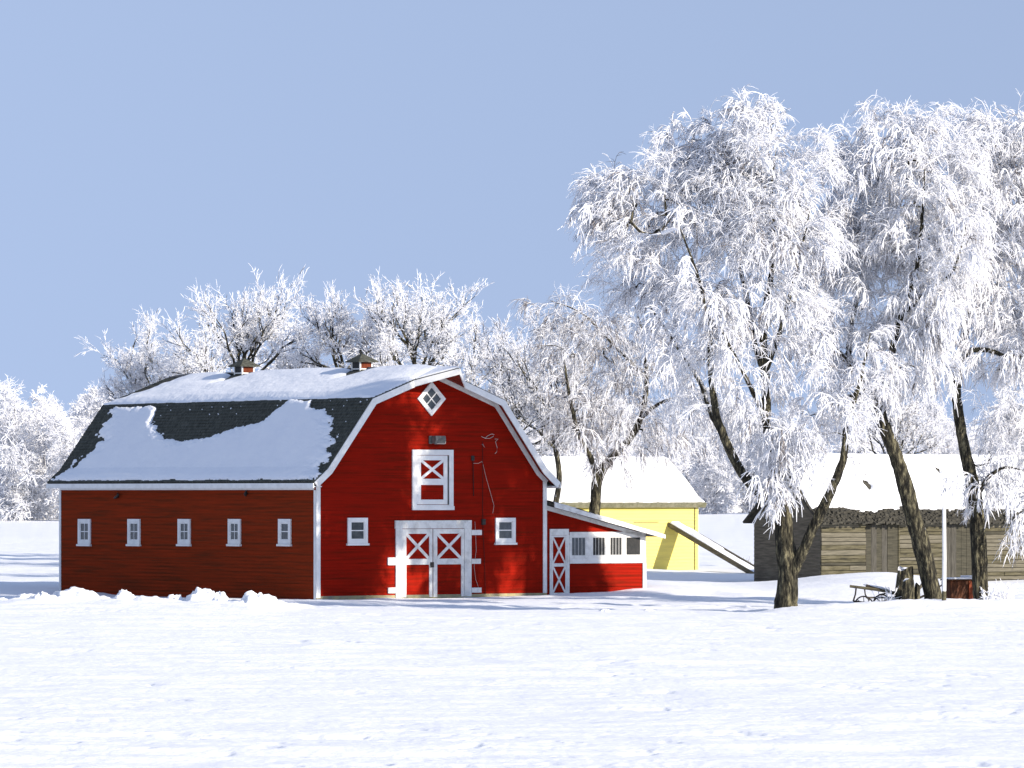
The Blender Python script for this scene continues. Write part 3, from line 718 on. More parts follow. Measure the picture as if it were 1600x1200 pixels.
mb.build('gable_wall', M['rough_wood'], shed)
mb = MB(); mb.box(0.06, SL, SDp-.06, SDp, -.7, sh); mb.box(SL-.06, SL, 0.12, SDp-.07, -.7, sh); mb.box(0.06, SL-.07, 0.12, 0.16, -.7, sh-.05); mb.build('rear_wall', M['rough_wood'], shed)
for (a0, a1) in (d1, d2):
    mb = MB(); n_ = 6
    for k in range(n_):
        p = a0+(a1-a0)*k/n_; q = a0+(a1-a0)*(k+1)/n_
        SF.rect(mb, p+.006, q-.006, -0.6, sh-.22-rng.uniform(0, .04), -0.06, rng.uniform(-.01, .012), rng.choice([0, 0, 1]))
    mb.build('plank_door', [M['plank'], M['log_dark']], shed)
mb = MB(); SF.rect(mb, d1[1]+.01, d1[1]+.09, -.6, sh-.1, -.05, .04); mb.build('door_post', M['log_wood'], shed)
mb = MB(); SF.rect(mb, d1[0]-.018, d1[0]-.002, -.6, sh-.1, -.05, .02); mb.build('door_post', M['iron'], shed)
sp = [(-0.42, sh-0.30), (SDp/2, sh+srise), (SDp+.42, sh-0.30)]; sp = [(-0.42, sh-.12), (0.5, sh+.62), (SDp/2, sh+srise), (SDp-.5, sh+.62), (SDp+.42, sh-.12)]
su = offset_line(sp, 0.1)
mb = MB(); x0s, x1s = -0.38, SL+.3
for i in range(len(sp)-1):
    p, q, pu, qu = sp[i], sp[i+1], su[i], su[i+1]
    mb.hexa([(x0s, pu[0], pu[1]), (x1s, pu[0], pu[1]), (x1s, qu[0], qu[1]), (x0s, qu[0], qu[1]), (x0s, p[0], p[1]), (x1s, p[0], p[1]), (x1s, q[0], q[1]), (x0s, q[0], q[1])])
rng = random.Random(31)
# ragged shingles along the eave
for row in range(7):
    a = x0s
    while a < x1s:
        wd_ = rng.uniform(0.10, 0.2); t0 = -0.14+row*0.14+rng.uniform(-.09, .07); t1 = t0+0.26
        def sl(t): return (sp[0][0]+t*0.78, sp[0][1]+t*0.63)
        y0_, z0_ = sl(t0); y1_, z1_ = sl(t1); h0 = 0.02+rng.uniform(0, .12)
        if rng.random() < 0.9:
            mb.hexa([(a, y0_, z0_+.012), (a+wd_*.93, y0_, z0_+.012), (a+wd_*.93, y1_, z1_), (a, y1_, z1_), (a, y0_, z0_+h0+.02), (a+wd_*.93, y0_, z0_+h0+rng.uniform(0, .02)+.02), (a+wd_*.93, y1_, z1_+.02), (a, y1_, z1_+.02)])
        a += wd_
sroof = mb.build('roof', M['old_shingle'], shed)
spa = np.array(sp)
def fn_s(A, B, h):
    t = B*2; y = np.interp(t, range(3), spa[:3, 0]); z = np.interp(t, range(3), spa[:3, 1])
    sag = -0.10*np.sin(np.pi*A)*sstep(0.4, 2, t)
    return (x0s+(x1s-x0s)*A, y-0.6*h-0.02, z+0.8*h+0.03+sag*0)
def mask_s(A, B):
    rag = 0.10*fnoise(A*34, B*6, 5, 4, .6)
    e = B-0.40-0.05*np.sin(A*21)+rag*1.3
    h1 = (np.hypot((A-.265)*15.9, (B-.72)*4.4)-0.26)*.4+rag*.6; h2 = (np.hypot((A-.57)*15.9, (B-.86)*4.4)-0.16)*.4+rag*.6
    return np.minimum(np.minimum(np.minimum(A-.008, .997-A), e*.5), np.minimum(h1, h2))
snow_sheet('roof_snow', sroof, fn_s, 330, 80, mask_s, 0.15, 91, rnd=0.05)
def fn_s2(A, B, h):
    t = 2+B*2; y = np.interp(t, range(5), spa[:, 0]); z = np.interp(t, range(5), spa[:, 1]); return (x0s+(x1s-x0s)*A, y+.6*h, z+.8*h+.01)
snow_sheet('roof_snow', sroof, fn_s2, 60, 24, lambda A, B: np.minimum(np.minimum(A-.03, .997-A), .8-B), 0.12, 92, rnd=0.05)

# ================================================================== TREES
def nrmz(v): return v/np.maximum(np.linalg.norm(v, axis=-1, keepdims=True), 1e-9)
def strands(P, rad, sides=3, rng=None):
    """P (M,K,3) polylines, rad (M,K): tube meshes, vectorised"""
    Mn, K, _ = P.shape
    T = np.empty_like(P); T[:, 1:-1] = P[:, 2:]-P[:, :-2]; T[:, 0] = P[:, 1]-P[:, 0]; T[:, -1] = P[:, -1]-P[:, -2]
    T = nrmz(T); ref = nrmz(rng.normal(size=(Mn, 1, 3))+1e-3)
    N = nrmz(np.cross(T, ref)); B = np.cross(T, N)
    ang = np.arange(sides)*2*np.pi/sides
    V = P[:, :, None, :] + rad[:, :, None, None]*(np.cos(ang)[None, None, :, None]*N[:, :, None, :]+np.sin(ang)[None, None, :, None]*B[:, :, None, :])
    V = V.reshape(-1, 3)
    idx = np.arange(Mn*K*sides).reshape(Mn, K, sides); nx = np.roll(idx, -1, axis=2)
    F = np.stack([idx[:, :-1], nx[:, :-1], nx[:, 1:], idx[:, 1:]], -1).reshape(-1, 4)
    return V, F
def catmull(pts, rads, step):
    pts = np.array(pts, float); rads = np.array(rads, float); outp, outr = [], []
    n = len(pts)
    for i in range(n-1):
        p0, p1, p2, p3 = pts[max(i-1, 0)], pts[i], pts[i+1], pts[min(i+2, n-1)]
        k = max(2, int(np.linalg.norm(p2-p1)/step))
        for j in range(k):
            t = j/k
            outp.append(0.5*((2*p1)+(-p0+p2)*t+(2*p0-5*p1+4*p2-p3)*t*t+(-p0+3*p1-3*p2+p3)*t**3)); outr.append(rads[i]+(rads[i+1]-rads[i])*t)
    outp.append(pts[-1]); outr.append(rads[-1])
    return np.array(outp), np.array(outr)

def grow_tree(seed, limbs, blobs, n_attr=600, clump=0.55, clump_n=7, twigs=3, tw_len=(0.5, 1.1), tw_rad=0.014, droop=0.5, up=0.1, sub=2, bare=0.12, step=0.5, sides=18, hang=0.0, limb_spray=0):
    """limbs: list of (points, radii) in local metres, the first one is the trunk; blobs: (centre, radii).
    returns numpy meshes of the wood and of the frosted twigs"""
    rng = np.random.default_rng(seed)
    nodes, par, prad, order = [], [], [], []
    WV, WF = [], []; nv = 0
    def add_tube(p, r, s):
        nonlocal nv
        k = len(p); T = np.gradient(p, axis=0); T = nrmz(T); ref = np.array([0.37, 0.89, 0.27]); N = nrmz(np.cross(T, ref)); B = np.cross(T, N)
        ang = np.arange(s)*2*np.pi/s
        rr = r[:, None]*np.ones(s)[None]
        if s >= 8: rr = rr*(1+0.22*fnoise(1.3*np.cos(ang)[None]+0.15*p[:, 2:3], 1.3*np.sin(ang)[None]+0.45*p[:, 2:3], seed, 2)+0.26*fnoise(4.5*np.cos(ang)[None]+0.2*p[:, 2:3], 4.5*np.sin(ang)[None]+0.9*p[:, 2:3], seed+3, 3))
        V = p[:, None, :]+rr[:, :, None]*(np.cos(ang)[None, :, None]*N[:, None]+np.sin(ang)[None, :, None]*B[:, None])
        idx = np.arange(k*s).reshape(k, s)+nv; nx = np.roll(idx, -1, 1)
        WV.append(V.reshape(-1, 3)); WF.append(np.stack([idx[:-1], nx[:-1], nx[1:], idx[1:]], -1).reshape(-1, 4)); nv += k*s
    for li, (pts, rads) in enumerate(limbs):
        p, r = catmull(pts, rads, 0.15)
        j = rng.normal(size=p.shape)*0.008; j[0] = 0; p = p+j*(r[:, None] > 0.04)
        add_tube(p, r, sides)
        for q, rr in zip(p, r):
            if q[2] > limbs[0][0][0][2]+1.6: nodes.append(q); par.append(-1); prad.append(rr); order.append(0)
    # attractors in clumps
    vol = np.array([(b[1][0]*b[1][1]*b[1][2])**0.8*(b[2] if len(b) > 2 else 1) for b in blobs]); vol = vol/vol.sum()
    A, AT = [], []
    nc = max(1, n_attr//clump_n)
    for c in range(nc):
        b = blobs[rng.choice(len(blobs), p=vol)]
        d = nrmz(rng.normal(size=3))*rng.uniform(0.25, 1.0)**0.5
        ctr = np.array(b[0])+d*np.array(b[1])
        q = ctr+rng.normal(size=(clump_n, 3))*clump*np.array([1, .8, 1.25]); cth = rng.choice([0.65, 1.05, 1.75], p=[.30, .34, .36])
        e = np.linalg.norm((q-np.array(b[0]))/np.array(b[1]), axis=1); q = q[e < 1.22]
        A.append(q); AT.append(np.full(len(q), cth))
    if limb_spray:
        q = np.array([nodes[i] for i in range(len(nodes)) if 0.02 < prad[i] < 0.115])
        q = q[rng.choice(len(q), size=limb_spray)]
        A.append(q+rng.normal(size=q.shape)*np.array([.5, .5, .45])+np.array([0, 0, -.2*hang])); AT.append(rng.choice([.65, 1.0, 1.7], size=limb_spray))
    A = np.concatenate(A); AT = np.concatenate(AT)
    nodes = np.array(nodes); par = list(par); prad = list(prad)
    d0 = np.array([np.linalg.norm(nodes-a, axis=1).min() for a in A]); od = np.argsort(d0); A = A[od]; AT = AT[od]
    cap = len(nodes)+len(A)*14; NP = np.zeros((cap, 3)); n = len(nodes); NP[:n] = nodes
    ND = np.zeros((cap, 3)); NT = np.ones(cap); paths = []
    for a, ath in zip(A, AT):
        dv = a-NP[:n]; d = np.linalg.norm(dv, axis=1)
        cost = d+0.7*np.maximum(0, NP[:n, 2]-a[2])*(1-hang)
        j = int(np.argmin(cost)); d = d[j]
        if d < 0.25: continue
        k = max(2, int(math.ceil(d/step)))
        k = min(k, 12)
        base = NP[j]; dirp = ND[j]
        ctrl = base+dirp*d*0.30+(a-base)*0.25+np.array([0, 0, d*0.22*(1-0*hang)])+rng.normal(size=3)*d*0.08
        t = (np.arange(1, k+1)/k)[:, None]
        p = (1-t)**2*base+2*t*(1-t)*ctrl+t*t*a+rng.normal(size=(k, 3))*0.04
        ids = list(range(n, n+k)); NP[n:n+k] = p; NT[n:n+k] = ath
        q = np.vstack([base, p]); ND[n:n+k] = nrmz(np.diff(q, axis=0))
        par.append(j); par += ids[:-1]; prad += [0]*k
        paths.append([j]+ids); n += k
        if n > cap-14: break
    NP = NP[:n]; par = np.array(par[:n]); prad = np.array(prad[:n])
    acc = np.zeros(n); lim0 = prad > 0
    rads = np.where(lim0, prad, 0.0)
    for i in range(n-1, -1, -1):
        if not lim0[i]:
            rads[i] = max(0.010, acc[i]**(1/2.1))
            if par[i] >= 0: acc[par[i]] += rads[i]**2.1+0.00001
    tV, tF, to = [], [], 0
    for pt in paths:
        r = rads[pt].copy(); r[0] = min(r[0], r[1]*1.3); r = np.minimum(r, 0.13)
        if r[0] < 0.034:      # thin branches are rimed all over
            V, F = strands(NP[pt][None], np.maximum(r, .015)[None], 4, rng); tV.append(V); tF.append(F+to); to += len(V)
        else: add_tube(NP[pt], r, 5)
    wood = (np.concatenate(WV), np.concatenate(WF))
    # twigs
    ids = np.where(~lim0)[0]; fine = ids[rads[ids] < 0.045]
    src = np.repeat(fine, twigs); Mn = len(src)
    ctr = np.array([b[0] for b in blobs]).mean(0)
    base = NP[src]+rng.normal(size=(Mn, 3))*0.03
    outw = nrmz((base-ctr)*np.array([1, 1, 0.6]))
    hv = np.clip((NT[src]-0.65)/1.1, 0, 1)*(droop > .3)      # heavy clumps hang longer and more alike
    d = nrmz(ND[src]*0.7+outw*0.45+rng.normal(size=(Mn, 3))*(0.55-.2*hv)[:, None]+np.array([0, 0, up])-np.stack([0*hv, 0*hv, .35*hv], -1))
    ln = rng.uniform(*tw_len, size=Mn)*(1+.45*hv)
    thick = NT[src]*rng.uniform(.8, 1.2, size=Mn)
    K = 5; P = np.zeros((Mn, K, 3)); P[:, 0] = base; cur = d.copy()
    for k in range(1, K):
        P[:, k] = P[:, k-1]+cur*(ln/(K-1))[:, None]
        cur = nrmz(cur+np.array([0, 0, -1])*droop*rng.uniform(.5, 1.4, size=(Mn, 1))*(.75+.75*hv)[:, None]+rng.normal(size=(Mn, 3))*0.16)
    rad = tw_rad*thick[:, None]*np.array([1.0, 1.15, 1.1, 0.95, 0.55])[None]
    isbare = rng.random(Mn) < bare
    rad[isbare] *= 0.6
    V1, F1 = strands(P, rad, 3, rng); m1 = np.repeat(isbare.astype(np.int32), (K-1)*3)
    Vs, Fs, Ms = [V1], [F1], [m1]; off = len(V1)
    if sub:
        for s_ in range(sub):
            kk = rng.integers(1, K-1, size=Mn); b2 = P[np.arange(Mn), kk]; dd = nrmz(P[np.arange(Mn), kk+1]-b2)
            d2 = nrmz(dd*0.8+rng.normal(size=(Mn, 3))*(0.6-.22*hv)[:, None]+np.array([0, 0, -0.3*droop])-np.stack([0*hv, 0*hv, .3*hv], -1))
            l2 = ln*rng.uniform(.22, .5, size=Mn)
            P2 = np.stack([b2, b2+d2*(l2*.5)[:, None], b2+d2*(l2)[:, None]+np.array([0, 0, -1])*(l2*.3*droop)[:, None]], 1)
            r2 = tw_rad*thick[:, None]*np.array([.9, 1.0, .5])[None]*np.where(isbare, .6, 1)[:, None]
            V2, F2 = strands(P2, r2, 3, rng); Vs.append(V2); Fs.append(F2+off); off += len(V2); Ms.append(np.repeat(isbare.astype(np.int32), 6))
    if tV:
        TF = np.concatenate(tF)+off; Vs.append(np.concatenate(tV)); Fs.append(TF); Ms.append(np.zeros(len(TF), np.int32))
    return wood, (np.concatenate(Vs), np.concatenate(Fs), np.concatenate(Ms))

def plant_tree(loc, wood, crown, label, group=None, name='frosted_tree', rz=0.0):
    t = empty(name, loc, rz); tag(t, label, 'tree', group)
    link('trunk', np_mesh('trunk', wood[0], wood[1], mats=[M['bark']]), t)
    link('crown', np_mesh('crown', crown[0], crown[1], mats=[M['frost'], M['twig']], mi4=crown[2]), t)
    return t

def rel(px, py, Y, base):   # photo pixel at depth Y -> local to base
    p = px_at(px, py, Y); return (p[0]-base[0], p[1]-base[1], p[2]-base[2])

def big_tree(seed, px, Y, limbs, blobs, label, zfix=None, **kw):
    base = ground_pt(px, Y)
    if zfix is not None: base = (base[0], base[1], zfix)
    lm = []
    for pts in limbs:
        lm.append(([rel(x, y, Y+dy, base) for x, y, dy, r in pts], [r for *_, r in pts][:-1]+[.014]))
    bl = []
    for x, y, dy, rx, rz_, *wt in blobs:
        bl.append((rel(x, y+12, Y+dy, base), (.88*rx, 0.68*rx, .86*rz_), wt[0] if wt else 1))
    wd, cr = grow_tree(seed, lm, bl, **kw)
    return plant_tree(base, wd, cr, label, name='weeping_tree')

big_tree(11, 1229, 187.0, [
    [(1229, 962, 0, .50), (1229, 945, 0, .44), (1231, 900, 0, .38), (1226, 850, 0, .37), (1222, 800, 0, .34), (1208, 765, 0, .26), (1210, 720, 0.3, .20), (1200, 670, .5, .19), (1196, 600, .6, .17), (1193, 530, .4, .15), (1200, 460, 0, .12), (1210, 390, -.3, .08), (1205, 300, -.3, .05), (1215, 220, 0, .03)],
    [(1220, 800, 0, .26), (1190, 772, -.2, .20), (1160, 740, -.4, .18), (1135, 690, -.6, .16), (1118, 640, -.8, .14), (1110, 570, -1, .11), (1108, 500, -1.2, .09), (1090, 430, -1.4, .06), (1060, 350, -1.5, .04)],
    [(1135, 690, -.5, .12), (1108, 640, .6, .11), (1095, 600, 1.2, .09), (1070, 560, 1.8, .07), (1030, 500, 2.4, .05), (980, 430, 2.6, .03)],
    [(1232, 905, 0, .28), (1250, 870, -.2, .22), (1278, 810, -.5, .19), (1300, 765, -.8, .17), (1318, 715, -1.0, .14), (1325, 660, -1.0, .11), (1345, 590, -1.0, .08), (1360, 520, -.8, .05)],
    [(1196, 590, .6, .13), (1180, 540, 1.0, .11), (1168, 470, 1.2, .09), (1150, 390, 1.4, .06), (1130, 300, 1.5, .04)],
    [(1196, 580, .6, .12), (1215, 530, .3, .09), (1232, 470, 0, .07), (1250, 400, -.3, .05), (1265, 330, -.4, .03)],
    [(1200, 660, .5, .10), (1175, 610, -.4, .09), (1150, 560, -1.2, .07), (1120, 500, -2.0, .05)],
], [(1000, 320, 0, 2.3, 2.2), (1075, 250, .5, 2.4, 1.6), (1120, 220, .5, 2.2, 1.6), (1200, 230, -.3, 2.4, 2.0), (1185, 350, 0, 2.6, 2.2), (1060, 390, 1, 2.6, 2.0), (1265, 300, 0, 1.7, 2.2), (1130, 450, -1, 2.2, 1.4), (1250, 470, -.5, 1.7, 1.5),
    (985, 430, 2, 1.6, 1.4), (1212, 715, -1.1, .75, 1.9, 4), (1262, 690, -1.2, .8, 1.3, 4), (1330, 690, -.8, .7, .8, 2), (1240, 640, -1.2, 1.0, .9, 2), (1300, 625, -1.0, 1.2, .9, 2.5), (1110, 560, -.8, 1.3, 1.2, 1.5), (1070, 500, -1.2, 1.3, 1.2, 1.5), (1255, 540, -1, 1.0, 1.2, 1.5), (1185, 168, 0, 1.2, .8, 2.5), (965, 310, 0, 1.2, 1.5, 1.3), (1290, 230, 0, 1.3, 1.3), (940, 350, .5, .9, 1.0)],
    'large frosted tree with a low forked trunk, standing before the old shed gable',
    n_attr=1150, clump_n=10, twigs=5, sub=4, limb_spray=260, tw_len=(.35, .95), tw_rad=.0125, droop=.42, up=.15, hang=.4, clump=.5, bare=.07)

big_tree(12, 1462, 191.0, [
    [(1462, 960, 0, .40), (1460, 940, 0, .36), (1452, 900, 0, .34), (1440, 850, 0, .34), (1422, 790, -.2, .31), (1405, 730, -.3, .27), (1388, 685, -.4, .24), (1372, 640, -.4, .21), (1350, 600, -.2, .17), (1325, 565, 0, .14), (1295, 535, .2, .11), (1275, 480, .4, .08), (1280, 400, .6, .05)],
    [(1378, 655, -.4, .17), (1385, 600, -.8, .15), (1395, 545, -1.2, .13), (1410, 490, -1.5, .11), (1430, 430, -1.6, .08), (1440, 350, -1.6, .06), (1445, 260, -1.4, .03)],
    [(1362, 618, -.3, .12), (1335, 618, .8, .10), (1310, 625, 1.4, .08), (1290, 640, 1.8, .05), (1265, 650, 2.2, .03)],
    [(1325, 565, 0, .12), (1330, 510, .8, .10), (1345, 440, 1.4, .08), (1365, 350, 1.6, .05), (1375, 260, 1.6, .03)],
    [(1410, 490, -1.5, .09), (1450, 455, -2.0, .07), (1490, 420, -2.4, .05), (1510, 350, -2.6, .03)],
], [(1395, 230, .3, 2.3, 1.6), (1345, 370, 0, 2.2, 2.2), (1450, 350, -.5, 2.5, 2.4), (1420, 480, -1, 1.9, 1.7), (1340, 500, 0, 1.8, 1.6), (1290, 570, 0, 1.1, 1.0), (1480, 230, 0, 1.9, 1.5), (1375, 170, 0, 1.0, .6), (1400, 570, -1.5, 1.0, 1.4), (1460, 500, -2, 1.2, 2.0), (1440, 175, 0, 1.2, .6)],
    'leaning dark trunked frosted tree rising left from behind the white post',
    n_attr=1020, clump_n=10, twigs=5, sub=4, limb_spray=220, tw_len=(.35, .95), tw_rad=.0125, droop=.5, up=.1, hang=.5, clump=.5, bare=.05)

big_tree(13, 1534, 194.0, [
    [(1534, 956, 0, .36), (1533, 930, 0, .32), (1530, 880, 0, .30), (1527, 820, 0, .29), (1522, 770, 0, .28), (1510, 715, -.1, .22), (1499, 660, -.2, .20), (1494, 610, -.2, .18), (1500, 560, -.2, .16), (1512, 500, 0, .13), (1525, 420, .2, .10), (1535, 330, .3, .06), (1540, 240, .3, .03)],
    [(1500, 565, -.2, .12), (1515, 548, -.6, .11), (1545, 547, -1.0, .10), (1575, 556, -1.2, .09), (1605, 550, -1.4, .08), (1650, 500, -1.4, .06), (1680, 400, -1.4, .03)],
    [(1512, 500, 0, .10), (1560, 440, .8, .08), (1600, 360, 1.2, .06), (1640, 270, 1.4, .03)],
    [(1524, 780, 0, .12), (1545, 745, -.6, .08), (1570, 730, -1.0, .06), (1600, 735, -1.2, .04)],
], [(1550, 240, 0, 2.4, 1.6), (1610, 320, 0, 2.6, 2.4), (1530, 380, 0, 2.2, 2.2), (1500, 460, -.6, 1.3, 1.5), (1590, 480, -.5, 1.9, 1.6), (1670, 280, 0, 2.4, 2.4), (1580, 640, -.8, 1.1, 1.6), (1580, 790, -1.3, .8, .9, .6), (1520, 195, 0, 1.2, .8), (1590, 190, 0, 1.4, .8), (1560, 720, 0.5, .9, 1.4)],
    'frosted tree with a slim curved trunk, rightmost of the three big trees',
    n_attr=980, clump_n=10, twigs=5, sub=4, limb_spray=200, tw_len=(.35, .95), tw_rad=.0125, droop=.5, up=.1, hang=.5, clump=.5, bare=.05)

big_tree(14, 1735, 195.0, [
    [(1735, 960, 0, .36), (1733, 880, 0, .30), (1725, 800, 0, .28), (1720, 700, 0, .25), (1715, 600, 0, .20), (1720, 480, 0, .14), (1725, 350, 0, .06)],
    [(1722, 740, 0, .15), (1680, 690, -.5, .12), (1630, 660, -1, .09), (1600, 640, -1.2, .07), (1570, 650, -1.3, .03)],
    [(1730, 830, 0, .12), (1690, 790, -.8, .09), (1640, 780, -1.2, .06), (1600, 800, -1.5, .04), (1575, 830, -1.6, .02)],
    [(1722, 760, 0, .14), (1770, 680, .5, .10), (1830, 620, 1, .06)],
], [(1790, 400, 0, 2.6, 2.6), (1800, 320, 0, 2.4, 2.2), (1775, 540, 0, 2.0, 1.9), (1800, 560, 0, 2.4, 2.2), (1640, 670, -.8, 1.2, 1.0), (1740, 690, 0, 1.9, 1.5), (1605, 810, -1.4, .8, .8, 1), (1680, 800, -1, 1.3, 1.2), (1780, 750, 0, 2.2, 1.6), (1720, 820, 0, 1.8, 1.2), (1840, 480, 0, 2.2, 2.6)],
    'frosted tree whose low branches reach in from the right edge of the photo',
    n_attr=1300, twigs=5, sub=3, limb_spray=120, tw_len=(.4, 1.0), tw_rad=.0125, droop=.5, up=.1, hang=.5, clump=.5, bare=.05)

def rot_about(v, ax, a):
    a = a[:, None]; return v*np.cos(a)+np.cross(ax, v)*np.sin(a)+ax*(ax*v).sum(-1, keepdims=True)*(1-np.cos(a))
def fan_tree(seed, px, Y, fork, top, half_w, label, n_limb=7, levels=7, rad=.0125, r0=.18, low=.08, bare=.04, lean=0.0, group='frosted trees behind the barn', mat_=None):
    """branching frosted tree: fork (photo pixel) at depth Y, crown reaching up to row top and half_w metres out"""
    rng = np.random.default_rng(seed)
    X = (px-800)*Y/FP; base = (X, Y, float(gz(X, Y)))
    f = np.array(rel(fork[0], fork[1], Y, base)); hgt = (fork[1]-top)*Y/FP; q = 0.75
    WV, WF, CV, CF, CM = [], [], [], [], []; wo = co = 0
    tp, tr = catmull([(0, 0, -.3), tuple(f*.4+rng.normal(size=3)*.1*[1, 1, 0]), tuple(f*.75+rng.normal(size=3)*.1*[1, 1, 0]), tuple(f)], [r0*1.25, r0, r0*.9, r0*.8], .25)
    V, F = strands(tp[None], tr[None], 10, rng); WV.append(V); WF.append(F); wo += len(V)
    az = np.arange(n_limb)*2*np.pi/n_limb*1.618*2+rng.uniform(0, 6); el = np.linspace(low, 1.5, n_limb)+rng.normal(size=n_limb)*.08
    D = np.stack([np.cos(az)*np.cos(el)+lean, np.sin(az)*np.cos(el), np.sin(el)], -1); D = nrmz(D); half_w = half_w*1.35
    Rd = 1/np.sqrt((np.hypot(D[:, 0], D[:, 1])/half_w)**2+(D[:, 2]/hgt)**2)
    L_ = Rd*(1-q)/(1-q**levels)*1.12; P = np.repeat(f[None], n_limb, 0)-D*rng.uniform(0, .2, (n_limb, 1)); Rr = np.full(n_limb, r0*.55)
    for lev in range(levels):
        n = len(P); K = 5 if lev < levels-2 else 3
        PL = np.zeros((n, K, 3)); PL[:, 0] = P; cur = D.copy()
        for k in range(1, K):
            PL[:, k] = PL[:, k-1]+cur*(L_/(K-1))[:, None]
            cur = nrmz(cur+np.array([0, 0, .06])+rng.normal(size=(n, 3))*(.11 if lev < 4 else .16))
        e = Rr*.72; wood_ = lev < 4
        RL = Rr[:, None]+(e-Rr)[:, None]*np.linspace(0, 1, K)[None]
        if wood_:
            V, F = strands(PL, RL, 6, rng); WV.append(V); WF.append(F+wo); wo += len(V)
        else:
            fr = rad*rng.uniform(.6, 1.5, size=n); RL = np.maximum(RL, fr[:, None]*np.array([1, 1.1, 1.1, 1, .8] if K == 5 else [1, 1.1, .55])[None])
            V, F = strands(PL, RL, 3, rng); CV.append(V); CF.append(F+co); co += len(V)
            CM.append(np.repeat((rng.random(n) < (bare if lev < levels-1 else bare*.5)).astype(np.int32), (K-1)*3))
        if lev == levels-1: break
        nP, nD, nL, nR = [], [], [], []
        plan = [(K-1, .25, .55, 1.0), (K-1, .3, .6, .9), (K-2, .6, 1.0, .72)] + ([(max(1, K-3), .6, 1.1, .65)] if lev > 0 else [])
        for idx, a0, a1, ls in plan:
            dd = nrmz(PL[:, idx]-PL[:, idx-1]); ax = nrmz(np.cross(dd, rng.normal(size=(n, 3))))
            nP.append(PL[:, idx]); nD.append(nrmz(rot_about(dd, ax, rng.uniform(a0, a1, n)))); nL.append(L_*q*ls*rng.uniform(.8, 1.2, n)); nR.append(e*(.85 if ls > .8 else .6))
        P = np.concatenate(nP); D = np.concatenate(nD); L_ = np.concatenate(nL); Rr = np.maximum(np.concatenate(nR), .006)
        if len(P) > 12000:
            kp = rng.random(len(P)) < 12000/len(P); P, D, L_, Rr = P[kp], D[kp], L_[kp], Rr[kp]
    t = empty('frosted_tree', base); tag(t, label, 'tree', group)
    link('trunk', np_mesh('trunk', np.concatenate(WV), np.concatenate(WF), mats=[mat_ or M['bark']]), t)
    link('crown', np_mesh('crown', np.concatenate(CV), np.concatenate(CF), mats=[M['frost'], M['twig']], mi4=np.concatenate(CM)), t)
fan_tree(21, 392, 262, (380, 612), 432, 4.3, 'broad frosted tree rising behind the left end of the barn roof', n_limb=10, low=.05)
fan_tree(22, 232, 270, (232, 660), 492, 2.7, 'low frosted tree showing past the far left gable of the barn', n_limb=7)
fan_tree(31, 300, 275, (300, 640), 515, 2.6, 'small frosted tree between the low tree and the broad tree behind the barn roof', n_limb=6)
fan_tree(32, 462, 272, (462, 650), 530, 2.0, 'small frosted tree in the dip between the two roof vents', n_limb=6)
fan_tree(23, 538, 258, (536, 590), 438, 2.2, 'slender frosted tree behind the roof vent nearest the gable', n_limb=6, low=.5)
fan_tree(24, 652, 256, (652, 596), 398, 3.3, 'tallest frosted tree behind the barn, just left of the gable peak', n_limb=8, low=.3)
fan_tree(25, 745, 264, (745, 650), 455, 2.5, 'frosted tree behind the right slope of the barn roof', n_limb=7)
fan_tree(33, 600, 275, (600, 650), 520, 2.4, 'low frosted tree half hidden between the tallest and the slender tree', n_limb=6)
fan_tree(26, 872, 248, (868, 700), 440, 3.0, 'grey stemmed frosted tree between the barn eave and the yellow granary', n_limb=8, low=.4, rad=.011, bare=.25, r0=.16)
fan_tree(27, 806, 252, (803, 700), 468, 2.3, 'thin frosted tree close behind the right roof edge', n_limb=7, low=.4, rad=.011, bare=.2, r0=.15)
fan_tree(34, 1390, 262, (1388, 720), 545, 2.6, 'greyish frosted tree behind the old shed, seen between the leaning trunk and its neighbour', n_limb=7, rad=.011, bare=.3, r0=.13, group='frosted trees behind the shed')
big_tree(28, 930, 228.0, [
    [(930, 890, 0, .28), (928, 830, 0, .26), (930, 790, 0, .25), (935, 745, 0, .23), (955, 715, 0, .19), (980, 690, 0, .17), (1000, 655, .2, .14), (1010, 600, .4, .11), (1005, 530, .6, .07), (990, 470, .6, .04)],
    [(933, 760, 0, .16), (925, 720, -.5, .12), (905, 680, -1, .10), (890, 620, -1.3, .08), (880, 550, -1.4, .05)],
    [(1000, 655, .2, .10), (1030, 630, -.4, .08), (1060, 620, -.8, .06), (1085, 600, -1, .03)],
    [(1010, 590, .4, .09), (960, 540, .8, .07), (910, 490, 1.0, .05), (860, 470, 1.2, .03)],
], [(900, 520, 0, 2.0, 1.4), (960, 530, 0, 2.2, 1.8), (1010, 560, .5, 1.8, 1.8), (940, 620, 0, 2.0, 1.6), (1030, 650, -.4, 1.5, 1.6), (880, 620, 0, 1.4, 1.6), (1080, 640, 0, 1.2, 1.8), (960, 700, -.5, 1.3, 1.2), (860, 480, .5, 1.4, .9)],
    'weeping tree with thin frost leaning right in front of the yellow granary roof', n_attr=760, twigs=4, tw_len=(.4, .95), tw_rad=.0085, sub=3, limb_spray=140, droop=.45, up=.05, hang=.5, clump=.6, bare=.42)

